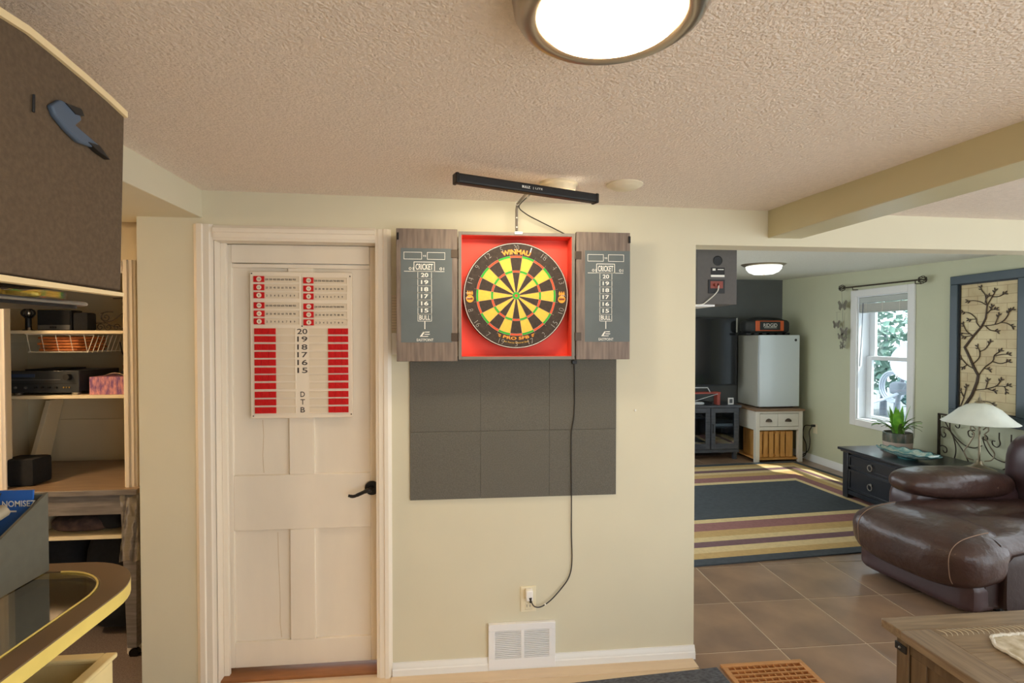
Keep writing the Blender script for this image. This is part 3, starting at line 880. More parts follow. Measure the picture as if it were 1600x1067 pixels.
# scoreboard on the door
sb = T('score_board', 'white plastic darts scoreboard with red sliders on the door', 'scoreboard', (-.69, yd, 1.13))
def qx(p): return -.904 + .002688 * (p - 390)
def qz(p): return 1.767 - .00277 * (p - 424)
ys_ = yd - .016
B('board', 'score_white', sb, qx(390), qx(550), ys_, yd, qz(654), qz(424), .002)
B('divider', 'score_slot', sb, qx(470.4), qx(471), ys_ - .001, ys_ + .001, qz(508), qz(427))
def slot(a, b, c, e):
    m2 = MB()
    t = .0014
    m2.box(qx(a), qx(b), ys_ - .0008, ys_, qz(e), qz(c))
    s_ = m2.build('slot', 'score_slot', sb, smooth=0)
    m3 = MB(); m3.box(qx(a), qx(b), ys_ - .004, ys_, qz(c), qz(c) + t); m3.box(qx(b), qx(b) + t, ys_ - .004, ys_, qz(e), qz(c) + t); m3.box(qx(a), qx(b) + t, ys_ - .003, ys_, qz(e) - t, qz(e))
    m3.build('slot_lip', 'score_white', s_, smooth=0)
    return s_
nums = (' '.join(str(100 * k) for k in range(2, 10)), ' '.join(str(10 * k) for k in range(2, 10)), '   '.join(str(k) for k in range(2, 10)))
for si, (xa, xr, xe, dy) in enumerate(((396.2, 412.8, 467, 0), (473.5, 489.5, 542.5, 1.4))):
    for k, y in enumerate((431, 443.8, 456.2, 472, 484.8, 497)):
        slot(xr, xe, y + dy, y + dy + 9.4)
        s_ = B('slider', 'score_red', sb, qx(xa), qx(xr), ys_ - .006, ys_, qz(y + dy + 9.4), qz(y + dy), .0012)
        MB().lathe([(.0001, -.008), (.0098, -.008), (.0105, -.006), (.0105, -.004)], (qx(xa + 8.6), ys_, qz(y + dy + 4.8)), 18, 'y').build('window_disc', 'score_white', s_)
        text(s_, 'numeral', ('100', '10', '1')[k % 3], 'print_dark', (0, ys_ - .0084, 0), EX, EZ, qx(xa + 8.6), qz(y + dy + 4.8), .008, w=(.013, .009, .003)[k % 3])
        w_ = qx(xe - 4.5) - qx(xr + 1.5)
        mb = MB()
        for q in range(8):
            v = str((q + 2) * (100, 10, 1)[k % 3])
            text_into(mb, v, (0, ys_ - .0012, 0), EX, EZ, qx(xr + 3.4 + 6.1 * q * (xe - xr - 7) / 47), qz(y + dy + 5), .0085, w=.0042 * len(v) + .0012, bold=.02)
        mb.build('numerals', 'print_dark', sb, smooth=0)
rows = (517.3, 529.4, 541.9, 554.1, 566.2, 578.7, 590.5, 603, 616.5, 628.6, 641.1)
for r_, lab in zip(rows, ('20', '19', '18', '17', '16', '15', '', '', 'D', 'T', 'B')):
    for a, b, c0, c1 in ((429.8, 460, 396.8, 429.8), (481.8, 512, 512, 544)):
        slot(a, b, r_ - 4.7, r_ + 4.7)
        m3 = MB()
        for q in range(3):
            u0 = qx(c0 + (c1 - c0) * q / 3) + .0004; u1 = qx(c0 + (c1 - c0) * (q + 1) / 3) - .0004
            m3.box(u0, u1, ys_ - .006, ys_, qz(r_ + 4.7), qz(r_ - 4.7))
            m3.prism([(u0 + .006, qz(r_ + 2.5)), (u1 - .006, qz(r_ + 2.5)), (u1 - .012, qz(r_ - 2.0)), (u0 + .004, qz(r_ - 2.0))], 'xz', ys_ - .0075, ys_ - .005)
        m3.build('slider', 'score_red', sb, smooth=0)
    if lab:
        text(sb, 'numeral', lab, 'print_dark', (0, ys_ - .0006, 0), EX, EZ, qx(471), qz(r_), .0235, w=.0215 * len(lab) if len(lab) > 1 else .019, bold=.012)
for x, y in ((393, 427), (547, 430), (394, 650), (548, 649), (470.8, 509)):
    MB().lathe([(.0001, -.0025), (.003, -.002), (.003, 0)], (qx(x), ys_, qz(y)), 10, 'y').build('screw', 'print_dark', sb)

# ceiling fittings
fx_ = Vector((.247, .852, 0)); zf = zc(fx_.x, fx_.y)
cl = T('ceiling_light', 'round warm ceiling light with broad metal rim, lit', 'ceiling light', (fx_.x, fx_.y, 2.0))
MB().lathe([(.10, zf + .005), (.160, zf + .005), (.163, zf - .012), (.158, zf - .02), (.160, zf - .03), (.152, zf - .044), (.140, zf - .052), (.124, zf - .05), (.118, zf - .044), (.112, zf - .03)],
           (fx_.x, fx_.y, 0), 64).build('rim', 'nickel', cl, smooth=50)
gl = MB().lathe([(.119, zf - .044), (.112, zf - .054), (.085, zf - .060), (.045, zf - .066), (.0001, zf - .068)], (fx_.x, fx_.y, 0), 48).build('glass', 'lamp_glass', cl, smooth=60)
em = MATS['lamp_glass'].node_tree.nodes['Principled BSDF']
em.inputs['Emission Color'].default_value = (1.0, .68, .38, 1); em.inputs['Emission Strength'].default_value = 21.0
sd_ = T('smoke_detector', 'cream smoke alarm on the ceiling, taller of the two discs', 'smoke alarm', (.377, 2.0, 2.03))
z_ = zc(.38, 2.0)
MB().lathe([(.0001, z_ + .004), (.074, z_ + .004), (.075, z_ - .008), (.066, z_ - .012), (.066, z_ - .034), (.055, z_ - .043), (.0001, z_ - .045)], (.377, 2.0, 0), 40).build('body', 'detector', sd_)
MB().sphere((.315, 1.99, z_ - .014), .007, 10, 6).build('button', 'detector', sd_)
vd = T('ceiling_disc', 'flat cream round ceiling cover, shallower of the two discs', 'ceiling cover', (.627, 1.965, 2.05))
z_ = zc(.627, 1.965)
MB().lathe([(.0001, z_ + .004), (.068, z_ + .004), (.069, z_ - .005), (.055, z_ - .011), (.046, z_ - .017), (.0001, z_ - .019)], (.627, 1.965, 0), 40).build('cover', 'ring_cream', vd)

nk = T('nook_fill_light', 'small warm lamp added out of view to brighten the closet nook', 'ceiling light', (-2.45, 1.95, 1.9))  # invented lamp, out of view, added to brighten the closet
MB().lathe([(.0001, 1.981), (.12, 1.981), (.122, 1.968), (.105, 1.955), (.1, 1.955)], (-2.45, 1.95, 0), 32).build('rim', 'nickel', nk)
MB().lathe([(.10, 1.957), (.085, 1.935), (.05, 1.922), (.0001, 1.918)], (-2.45, 1.95, 0), 32).build('glass', 'nook_fill_glow', nk, smooth=60)

# mat and floor register
mt = MB().box(-.8, 0, -.5, 0, .003, .012)
xf = Matrix.Translation((1.138, 2.217, 0)) @ Matrix.Rotation(math.radians(3.6), 4, 'Z')
tag(mt.build('floor_mat', 'mat_grey', None, .003, xf=xf), 'grey herringbone floor mat in front of the baseboard', 'mat')
rg = T('floor_register', 'brown wooden floor register grille set in the tiles', 'floor register', (1.35, 2.1, 0))
RX0, RX1, RY0, RY1 = 1.16, 1.545, 1.935, 2.232
for a in ((RX0, RX1, RY0, RY0 + .022), (RX0, RX1, RY1 - .022, RY1), (RX0, RX0 + .022, RY0 + .022, RY1 - .022), (RX1 - .022, RX1, RY0 + .022, RY1 - .022)):
    B('frame', 'oak', rg, a[0], a[1], a[2], a[3], .003, .014, .002)
B('duct', 'oak_dark', rg, RX0 + .02, RX1 - .02, RY0 + .02, RY1 - .02, .003, .005)
for k in range(1, 9):
    y = RY0 + .022 + (RY1 - RY0 - .044) * k / 9
    B('slat', 'oak', rg, RX0 + .022, RX1 - .022, y - .004, y + .004, .005, .0125)
for k in range(1, 11):
    x = RX0 + .022 + (RX1 - RX0 - .044) * k / 11
    B('crossbar', 'oak', rg, x - .002, x + .002, RY0 + .022, RY1 - .022, .005, .011)

# ================================================================ closet nook
def shelf(z, label):
    s_ = T('closet_shelf', label, 'shelf', (-1.97, 2.95, z), 'closet shelves')
    B('board', 'shelf_cream', s_, -2.42, -1.53, 2.72, 3.2, z - .016, z, .002)
    B('cleat', 'shelf_cream', s_, -2.42, -1.53, 3.18, 3.2, z - .06, z - .016)
    B('cleat', 'shelf_cream', s_, -2.42, -2.40, 2.74, 3.18, z - .06, z - .016)
shelf(1.516, 'upper cream closet shelf carrying the small black stereo')
shelf(1.203, 'lower cream closet shelf carrying the receiver')
rc = T('stereo_receiver', 'wide black stereo receiver on the lower closet shelf', 'receiver', (-2.0, 2.9, 1.203))
B('case', 'receiver', rc, -2.185, -1.853, 2.758, 3.06, 1.217, 1.318, .002)
B('faceplate', 'receiver', rc, -2.19, -1.848, 2.747, 2.76, 1.214, 1.322, .003)
B('display', 'receiver_blue', rc, -2.15, -2.045, 2.7455, 2.748, 1.29, 1.306)
B('strip', 'receiver_grey', rc, -2.15, -1.93, 2.7455, 2.748, 1.276, 1.279)
B('strip', 'black', rc, -2.18, -1.86, 2.7455, 2.748, 1.257, 1.26)
MB().lathe([(.0001, -.02), (.014, -.02), (.016, -.002), (.016, .0)], (-1.893, 2.747, 1.291), 20, 'y').build('volume_knob', 'black', rc)
for k, x in enumerate((-2.16, -2.13, -2.085, -2.04, -2.01, -1.98, -1.95)):
    MB().lathe([(.0001, -.008), (.005, -.008), (.006, .0)], (x, 2.747, 1.24), 10, 'y').build('knob', 'receiver_grey' if k < 3 else 'black', rc)
for x in (-1.915, -1.902, -1.889): MB().lathe([(.0001, -.004), (.0035, -.004), (.0035, 0)], (x, 2.747, 1.24), 8, 'y').build('jack', 'brass', rc)
for x in (-2.14, -1.878): MB().lathe([(.0001, 0), (.017, 0), (.019, .011), (.0001, .014)], (x, 2.775, 1.203), 18).build('foot', 'pewter', rc)
pp = tag(B('notebook', 'black', None, -2.13, -1.98, 2.80, 3.0, 1.3185, 1.326, .002), 'thin dark notebook lying on top of the receiver', 'notebook')
tb = T('tissue_box', 'pink and purple patterned tissue box on the lower shelf', 'tissue box', (-1.72, 2.8, 1.203))
B('carton', 'tissue_pink', tb, -1.80, -1.60, 2.745, 2.86, 1.203, 1.290, .002)
MB().grid(lambda u, v: (-1.76 + .11 * u, 2.77 + .06 * v, 1.291 + .018 * math.sin(PI * u) * (.4 + .6 * math.sin(3 * v + 2 * u))), 8, 6).build('tissue', 'tissue', tb)
ph = T('desk_telephone', 'dark old telephone behind the tissue box', 'telephone', (-1.68, 2.95, 1.203))
MB().rbox((-1.69, 2.98, 1.262), (.085, .08, .058), 4).build('body', 'black', ph)
MB().tube(curve([(-1.76, 2.95, 1.325), (-1.69, 2.95, 1.345), (-1.62, 2.95, 1.325)]), [.016, .012, .011, .011, .011, .011, .011, .011, .011, .011, .011, .012, .016], 10).build('handset', 'oak_dark', ph)
rd = T('tabletop_stereo', 'small black stereo with silver strip on the upper shelf', 'stereo', (-1.95, 2.9, 1.516))
B('case', 'black', rd, -2.07, -1.915, 2.80, 2.88, 1.516, 1.618, .003)
B('grille', 'fabric_black', rd, -2.066, -1.919, 2.796, 2.802, 1.545, 1.614)
B('control_strip', 'receiver_grey', rd, -2.066, -1.919, 2.795, 2.802, 1.52, 1.544, .001)
for k in range(4): B('button', 'black', rd, -2.008 + .008 * k, -2.003 + .008 * k, 2.793, 2.796, 1.527, 1.537)
sk = tag(MB().rbox((-1.878, 2.84, 1.5615), (.034, .034, .045), 12).build('stereo_side_block', 'fabric_black', None), 'black block added for the dark side of the tabletop stereo', 'speaker')  # added block stands in for the stereo's side and the dark beside it
fg = T('candle_holder', 'black pedestal holder with silver cage top on upper shelf', 'candle holder', (-2.11, 2.8, 1.516))
MB().lathe([(.0001, 0), (.024, 0), (.024, .004), (.013, .008), (.012, .06), (.02, .064), (.0001, .066)], (-2.11, 2.8, 1.516), 20).build('pedestal', 'black', fg)
mb = MB()
for k in range(6):
    a = PI * k / 6
    mb.tube([(-2.11 + .027 * math.cos(q * PI / 8) * math.cos(a), 2.8 + .027 * math.cos(q * PI / 8) * math.sin(a), 1.602 + .022 * math.sin(q * PI / 8)) for q in range(16)], .0022, 5, True)
mb.build('cage', 'black_metal', fg); MB().sphere((-2.11, 2.8, 1.602), .018, 14, 8).build('globe', 'pewter', fg)
MB().cyl((-2.088, 2.775, 1.516), (-2.088, 2.775, 1.531), .006, n=10).build('base_bead', 'pewter', fg)
ss = T('scroll_stand', 'black wrought iron scroll stand on the upper shelf', 'iron stand', (-1.72, 2.85, 1.516))
def sp2(cx, cz, r0, turns, a0, r1=.003, n=26, sg=1): return [(cx + (r0 + (r1 - r0) * k / n) * math.cos(a0 + sg * 2 * PI * turns * k / n), 2.85, cz + (r0 + (r1 - r0) * k / n) * math.sin(a0 + sg * 2 * PI * turns * k / n)) for k in range(n + 1)]
for a in (sp2(-1.812, 1.535, .019, 1.4, 0), sp2(-1.775, 1.535, .017, 1.3, PI), sp2(-1.735, 1.535, .017, 1.3, 0), sp2(-1.785, 1.585, .026, 1.5, PI / 2), sp2(-1.68, 1.65, .03, 1.5, PI / 2), sp2(-1.68, 1.545, .028, 1.5, PI / 2),
          curve([(-1.81, 2.85, 1.603), (-1.785, 2.85, 1.611), (-1.75, 2.85, 1.611)]), curve([(-1.79, 2.85, 1.56), (-1.75, 2.85, 1.57), (-1.70, 2.85, 1.605), (-1.62, 2.85, 1.605)]),
          curve([(-1.81, 2.85, 1.58), (-1.78, 2.85, 1.553), (-1.72, 2.85, 1.53), (-1.64, 2.85, 1.52)]), curve([(-1.75, 2.85, 1.68), (-1.70, 2.85, 1.681), (-1.6, 2.85, 1.68)]), [(-1.83, 2.85, 1.518), (-1.6, 2.85, 1.518)], curve([(-1.84, 2.85, 1.553), (-1.81, 2.85, 1.556), (-1.78, 2.85, 1.556)])):
    MB().tube(a, .0024, 6).build('scroll', 'iron', ss)
wb = T('wire_basket', 'white wire basket slung under the upper closet shelf', 'basket', (-1.93, 2.85, 1.40))
mb = MB()
for k in range(5):
    x = -2.062 + .064 * k
    mb.tube([(x - .012, 2.74, 1.498), (x, 2.745, 1.412), (x, 3.0, 1.412), (x, 3.02, 1.49)], .0016, 5)
mb.build('wire', 'wire_basket', wb)
for k in range(8):
    x = -1.83 + .001 * k
    MB().tube([(-1.805 + .009 * k * 0, 2.745 + .034 * k, 1.408), (-1.772, 2.74 + .034 * k, 1.494)], .0018, 5).build('side_wire', 'wire_basket', wb)
for y, z in ((2.744, 1.412), (3.0, 1.412)): MB().tube([(-2.07, y, z), (-1.80, y, z)], .0024, 5).build('rail', 'wire_basket', wb)
MB().tube([(-2.08, 2.74, 1.498), (-1.77, 2.74, 1.494)], .0024, 5).build('rail', 'wire_basket', wb)
for k in range(5):
    o = MB().rbox((-1.955 + .008 * (k % 2), 2.87, 1.422 + .0145 * k), (.094 + .004 * (k % 3), .11, .0068), 8).build('wooden_plate', 'terracotta', None)
    tag(o, ('lowest', 'second lowest', 'middle', 'second highest', 'topmost')[k] + ' orange brown plate stacked in the wire basket', 'plate', 'plates in the wire basket')
tag(MB().tube(curve([(-1.78, 2.95, 1.46), (-1.775, 2.96, 1.40), (-1.76, 2.97, 1.37), (-1.745, 2.97, 1.36), (-1.74, 2.97, 1.345)]), .003, 6).build('hanging_wire', 'cord', None), 'thin dark wire hanging beside the wire basket', 'wire')
tag(MB().hexa([(-2.295, 3.02, .79), (-2.27, 3.02, .79), (-2.295, 3.14, .79), (-2.27, 3.14, .79), (-2.255, 3.1, 1.14), (-2.23, 3.1, 1.14), (-2.255, 3.2, 1.14), (-2.23, 3.2, 1.14)]).build('leaning_board', 'shelf_cream', None, .002), 'narrow white board leaning against the closet wall', 'board')
B_ = B('wall_panel', 'closet_paint', None, -2.26, -1.55, 3.185, 3.2, .80, 1.02)
tag(B_, 'cream panel against the closet back behind the desk', 'panel')
dk = T('desk', 'grey wood desk with tapered legs under the closet shelves', 'desk', (-1.9, 2.9, 0))
B('top', 'desk_top', dk, -2.44, -1.475, 2.55, 3.18, .765, .788, .003)
B('front_edge', 'desk_grey', dk, -2.44, -1.473, 2.543, 2.552, .764, .787, .001)
B('apron', 'desk_grey', dk, -2.40, -1.55, 2.56, 2.578, .672, .765)
B('lower_shelf', 'shelf_cream', dk, -2.40, -1.56, 2.60, 3.1, .545, .56)
for x, y in ((-1.55, 2.552), (-2.44, 2.552), (-1.55, 3.1), (-2.44, 3.1)):
    MB().hexa([(x + .02, y + .005, .05), (x + .062, y + .005, .05), (x + .02, y + .047, .05), (x + .062, y + .047, .05), (x, y, .765), (x + .07, y, .765), (x, y + .07, .765), (x + .07, y + .07, .765)]).build('leg', 'desk_grey', dk, .002)
    MB().cyl((x + .045, y + .01, .022), (x + .045, y + .03, .022), .022, n=14).build('caster', 'black_gloss', dk)
MB().grid(lambda u, v: (-1.545 + .085 * u, 2.545 - .004 + .012 * math.sin(9 * u + 4 * v), .76 - .30 * v + .004 * math.sin(8 * u)), 10, 10).build('plastic_wrap', 'plastic_wrap', dk)
tag(MB().rbox((-2.055, 2.70, .852), (.075, .06, .0635), 14).build('desk_speaker', 'fabric_black', None), 'black box speaker standing on the desk', 'speaker')
bg_ = T('folded_blanket', 'dark patterned blanket folded on the shelf under the desk', 'blanket', (-1.8, 2.75, .56))
MB().rbox((-1.79, 2.76, .60), (.15, .14, .04), 3).build('fold', 'fabric_dark', bg_); MB().rbox((-1.67, 2.74, .615), (.06, .1, .052), 3).build('fold', 'fabric_black', bg_)
tag(MB().rbox((-1.99, 2.76, .61), (.06, .12, .05), 3).build('cloth_roll', 'tube_grey', None), 'beige rolled cloth beside the dark blanket under the desk', 'cloth')
tag(MB().rbox((-1.72, 2.92, .28), (.13, .2, .26), 4).build('black_bag', 'fabric_black', None), 'large black bag on the carpet under the desk', 'bag')
tag(MB().rbox((-2.05, 2.94, .27), (.17, .2, .25), 4).build('black_case', 'fabric_black', None), 'big black case beside the bag under the desk', 'case')

# ================================================================ stand at the left
gs = T('glass_stand', 'rounded glass shelf stand with brown rim beside the camera', 'stand', (-1.0, .6, 0))
def outline(inset):
    xr, yf, rc_ = -.642 - inset, 1.20 - inset, .155 - inset * .6
    pts = [(-1.45, -.3), (xr, -.3)]
    for k in range(13):
        a = PI / 2 * k / 12
        pts.append((xr - rc_ + rc_ * math.cos(a), yf - rc_ + rc_ * math.sin(a)))
    return pts + [(-1.45, yf)]
o0, o1 = outline(0), outline(.042)
mb = MB()
for zt in (1.0,):
    n = len(o0)
    vs = [(p[0], p[1], zt) for p in o0] + [(p[0], p[1], zt) for p in o1] + [(p[0], p[1], zt - .003) for p in o0] + [(p[0], p[1], zt - .003) for p in o1]
    fs = []
    for i in range(1, n - 1):
        fs += [(i, i + 1, n + i + 1, n + i), (2 * n + i, 3 * n + i, 3 * n + i + 1, 2 * n + i + 1), (i, 2 * n + i, 2 * n + i + 1, i + 1), (n + i, n + i + 1, 3 * n + i + 1, 3 * n + i)]
    mb.add(vs, fs)
mb.build('rim', 'rim_brown', gs)
mb = MB(); n = len(o0); oe = outline(.012)
vs = [(p[0], p[1], .997) for p in o0] + [(p[0], p[1], .972) for p in o0] + [(p[0], p[1], .972) for p in oe] + [(p[0], p[1], .997) for p in oe]
fs = []
for i in range(1, n - 1):
    fs += [(i, n + i, n + i + 1, i + 1), (n + i, 2 * n + i, 2 * n + i + 1, n + i + 1), (2 * n + i, 3 * n + i, 3 * n + i + 1, 2 * n + i + 1)]
mb.add(vs, fs); mb.build('edge_band', 'edge_yellow', gs)
MB().prism(o1, 'xy', .990, .9985).build('glass_top', 'stand_glass', gs)
mb = MB().tube([(p[0], p[1], 1.0005) for p in outline(.046)[1:-1]], .0018, 5); mb.build('inlay_line', 'edge_yellow', gs)
for x, y in ((-1.30, .1), (-1.30, 1.0)): B('post', 'silver', gs, x - .025, x + .025, y - .025, y + .025, 0, 1.537, .004)
B('lower_shelf', 'rim_brown', gs, -1.40, -.74, .35, 1.16, .56, .58, .004)
pts = [(-1.45, .2), (-.735, .2)] + [(-.775 + .05 * math.cos(PI / 2 * k / 8), 1.09 + .05 * math.sin(PI / 2 * k / 8)) for k in range(9)] + [(-1.45, 1.14)]
MB().prism(pts, 'xy', 1.543, 1.550).build('upper_shelf', 'silver', gs, .003)
MB().prism([(p[0] - .012, p[1] - .012) for p in pts], 'xy', 1.5375, 1.543).build('shelf_underside', 'black', gs)
hb = T('trimmed_box', 'large dark brown box panel with cream edging at upper left', 'box', (-.85, .8, 1.558))
top = [(1.103, 1.912), (1.052, 1.921), (.992, 1.929), (.926, 1.936), (.869, 1.941), (.819, 1.938), (.45, 1.945), (.2, 1.945)]
MB().prism([(.2, 1.574), (1.085, 1.572)] + top, 'yz', -.92, -.652).build('body', 'hood_brown', hb, .003)
mb = MB()
for i in range(len(top) - 1):
    (y0, z0), (y1, z1) = top[i], top[i + 1]
    mb.hexa([(-.664, y1, z1 - .002), (-.646, y1, z1 - .002), (-.664, y0, z0 - .002), (-.646, y0, z0 - .002), (-.664, y1, z1 + .010), (-.646, y1, z1 + .010), (-.664, y0, z0 + .010), (-.646, y0, z0 + .010)])
mb.build('edging', 'hood_trim', hb)
MB().hexa([(-.664, .2, 1.562), (-.646, .2, 1.562), (-.664, 1.084, 1.560), (-.646, 1.084, 1.560), (-.664, .2, 1.576), (-.646, .2, 1.576), (-.664, 1.084, 1.567), (-.646, 1.084, 1.567)]).build('edging', 'hood_trim', hb)
for x, y in ((-.78, .3), (-.89, 1.0), (-.89, .3)): B('foot', 'black', hb, x - .01, x + .01, y - .01, y + .01, 1.550, 1.574)
on = T('ornament', 'small blue and black ornament stuck on the dark brown box', 'ornament', (-.65, .96, 1.81))
MB().prism([(.905, 1.848), (.925, 1.866), (.965, 1.868), (.972, 1.852), (.958, 1.838), (.985, 1.832), (1.012, 1.826), (1.034, 1.815), (1.0, 1.816), (.965, 1.812), (.935, 1.822), (.912, 1.835)], 'yz', -.652, -.642).build('body', 'ornament_blue', on, .003)
MB().prism([(.932, 1.864), (.968, 1.870), (.975, 1.860), (.955, 1.855)], 'yz', -.651, -.6405).build('crest', 'black', on)
MB().prism([(.985, 1.820), (1.012, 1.824), (1.040, 1.808), (1.01, 1.812)], 'yz', -.651, -.6405).build('tail', 'black', on)
MB().tube([(-.648, .877, 1.852), (-.648, .876, 1.825)], .002, 5).build('pin', 'black', on)
at_ = T('acrylic_tray', 'clear tray of yellow sweets on the grey shelf under the box', 'tray', (-.85, .95, 1.550))
mb = MB()
mb.box(-.79, -.745, 1.068, 1.072, 1.550, 1.566); mb.box(-1.0, -.741, 1.07, 1.074, 1.550, 1.566); mb.box(-.745, -.741, .6, 1.07, 1.550, 1.566)
mb.build('wall', 'acrylic', at_); B('base', 'acrylic', at_, -1.0, -.745, .6, 1.07, 1.550, 1.5512)
mb = MB()
cnt = 0
for k in range(16):
    mb = MB().rbox((0, 0, 0), (.016 + .006 * (k % 3), .011, .0062), 3, 4)
    xf = Matrix.Translation((-.765 - .022 * (k % 2), .62 + .027 * k, 1.5575)) @ Matrix.Rotation(.7 * k, 4, 'Z')
    tag(mb.build('wrapped_sweet', 'acrylic_yellow' if k % 5 else 'hood_trim', None, xf=xf), 'yellow wrapped sweet lying in the clear tray', 'sweet', 'sweets in the clear tray')
dc = T('desk_caddy', 'grey slope-sided desk caddy on the glass shelf', 'caddy', (-.9, 1.08, 1.0))
side = [(1.165, 1.0), (1.165, 1.162), (1.03, 1.097), (.93, 1.07), (.93, 1.0)]
MB().prism(side, 'yz', -.852, -.846).build('side', 'caddy_grey', dc); MB().prism(side, 'yz', -1.10, -1.094).build('side', 'caddy_grey', dc)
B('back', 'caddy_grey', dc, -1.094, -.852, 1.158, 1.165, 1.0, 1.16); B('front', 'caddy_grey', dc, -1.094, -.852, .93, .937, 1.0, 1.07); B('base', 'caddy_grey', dc, -1.094, -.852, .937, 1.158, 1.0, 1.006)
mg = T('magazine', 'blue advertising card standing in the grey caddy', 'card', (-.95, 1.13, 1.006))
MB().hexa([(-1.06, 1.138, 1.006), (-.862, 1.138, 1.006), (-1.06, 1.142, 1.006), (-.862, 1.142, 1.006), (-1.06, 1.148, 1.172), (-.862, 1.148, 1.172), (-1.06, 1.152, 1.172), (-.862, 1.152, 1.172)]).build('cover', 'mag_blue', mg)
text(mg, 'lettering', 'NOMISEZ', 'print_white', (0, 1.1450, 0), EX, EZ, -.886, 1.146, .0125, w=.062, bold=.02)
B('print_line', 'print_white', mg, -.92, -.89, 1.1438, 1.1445, 1.1295, 1.1325)
MB().prism([(-.99, 1.165), (-.918, 1.168), (-.926, 1.15), (-.935, 1.12), (-.99, 1.10)], 'xz', 1.1420, 1.146).build('photo', 'mag_dark', mg)
tu = T('spray_tube', 'cream cap tube leaning over the edge of the caddy', 'tube', (-.88, 1.0, 1.05))
p0, p1 = Vector((-.935, .96, 1.085)), Vector((-.868, 1.085, 1.150))
def pl(t): return p0 + (p1 - p0) * t
MB().tube([pl(-.1), pl(.5)], .0175, 16).build('barrel', 'tube_white', tu); MB().tube([pl(.5), pl(.53), pl(.55), pl(.56)], [.0185, .0185, .0185, .016], 16).build('collar', 'tube_white', tu)
MB().tube([pl(.56), pl(.88), pl(.9), pl(1.02), pl(1.04)], [.015, .014, .0128, .012, .010], 16).build('cap', 'tube_grey', tu)
bn = T('storage_bin', 'open cream plastic bin on the shelf below the glass', 'bin', (-.9, .9, .58))
for a in ((-.712, -.70, .60, 1.125), (-1.2, -1.188, .60, 1.125)): B('side', 'bin_cream', bn, a[0], a[1], a[2], a[3], .58, .838, .003)
for a in ((-1.188, -.712, .60, .612), (-1.188, -.712, 1.113, 1.125)): B('side', 'bin_cream', bn, a[0], a[1], a[2], a[3], .58, .838, .003)
B('base', 'bin_gold', bn, -1.188, -.712, .612, 1.113, .58, .59)
for a in ((-.718, -.694, .594, 1.131), (-1.206, -1.182, .594, 1.131)): B('lip', 'bin_cream', bn, a[0], a[1], a[2], a[3], .832, .842, .003)
for a in ((-1.182, -.718, .594, .618), (-1.182, -.718, 1.107, 1.131)): B('lip', 'bin_cream', bn, a[0], a[1], a[2], a[3], .832, .842, .003)
tag(MB().rbox((-.92, .87, .67), (.2, .22, .08), 3).build('gold_cushion', 'bin_gold', None), 'shiny gold cushion inside the cream bin', 'cushion')

# ================================================================ living room
S(B('sun_block', 'trim_cool', None, XW + .16, 5.4, -1.0, 3.9, 2.36, 2.46), 'unseen white slab added to keep sun out of the patio opening', 'sun block')  # unseen slab added outside only to block sun at the side opening
# striped rug
rug = MB()
ra = math.radians(4.6)
bands = [('rug_dark', 0), ('rug_tan', .085), ('rug_cream', .17), ('rug_plum', .26), ('rug_cream', .35), ('rug_tan', .43), ('rug_mauve', .545), ('rug_cream', .70), ('rug_dark', .775)]
names = [b[0] for b in bands]
mats_u = list(dict.fromkeys(names))
RL, RW = 2.64, 2.463   # along x, along y
ux = Vector((math.cos(ra), math.sin(ra), 0)); vy = Vector((-math.sin(ra), math.cos(ra), 0))
ro = Vector((1.491, 3.225, 0)) + ux * -.02
RX = 2.70
def rp(u, v, z): return ro + ux * u + vy * v + Vector((0, 0, z))
for i, (nm, d) in enumerate(bands):
    rug.cur = mats_u.index(nm)
    e = bands[i + 1][1] if i + 1 < len(bands) else None
    U0, U1, V0_, V1_ = d - 1.1, RX - d * .755, d, RW - d
    if e is None:
        rug.add([rp(U0, V0_, .012), rp(U1, V0_, .012), rp(U1, V1_, .012), rp(U0, V1_, .012)], [(0, 1, 2, 3)])
    else:
        A = [rp(U0, V0_, .012), rp(U1, V0_, .012), rp(U1, V1_, .012), rp(U0, V1_, .012)]
        C = [rp(e - 1.1, e, .012), rp(RX - e * .755, e, .012), rp(RX - e * .755, RW - e, .012), rp(e - 1.1, RW - e, .012)]
        for k in range(4):
            rug.add([A[k], A[(k + 1) % 4], C[(k + 1) % 4], C[k]], [(0, 1, 2, 3)])
rug.cur = 0
q4 = [(-1.1, 0), (RX, 0), (RX, RW), (-1.1, RW)]
for k in range(4):
    a, b = q4[k], q4[(k + 1) % 4]
    rug.add([rp(*a, .003), rp(*b, .003), rp(*b, .012), rp(*a, .012)], [(0, 1, 2, 3)])
tag(rug.build('area_rug', mats_u, None, smooth=0), 'charcoal rug with tan, cream and mauve striped border', 'rug')

# sofa chaise
an = math.radians(9)
SX = Matrix.Translation((2.46, 3.11, 0)) @ Matrix.Rotation(an, 4, 'Z')    # local x along the chaise, local -y toward the camera
so = T('leather_sofa', 'dark brown leather chaise sofa with rolled foot end', 'sofa', (2.9, 2.8, 0))
WD = .70
def chaise_prof(v):   # top profile along the foot roll; v 0..1 across width
    return 1 - .25 * abs(2 * v - 1) ** 6
def foot(u, v):
    a = -PI * .62 + u * PI * 1.14
    cx, cz, rx, rz = .20, .29, .25, .145
    k = chaise_prof(v)
    ripple = .004 * math.sin(17 * v + 3 * u) + .003 * math.sin(31 * v - 5 * u)
    return (cx - (rx + ripple) * math.cos(a) * (.86 + .14 * k), -WD * v * 1.0, cz + (rz + ripple) * math.sin(a) * (.8 + .2 * k))
FH = Matrix.Translation((.19, -WD / 2, .292)) @ Matrix.Rotation(math.radians(-6), 4, 'Y')
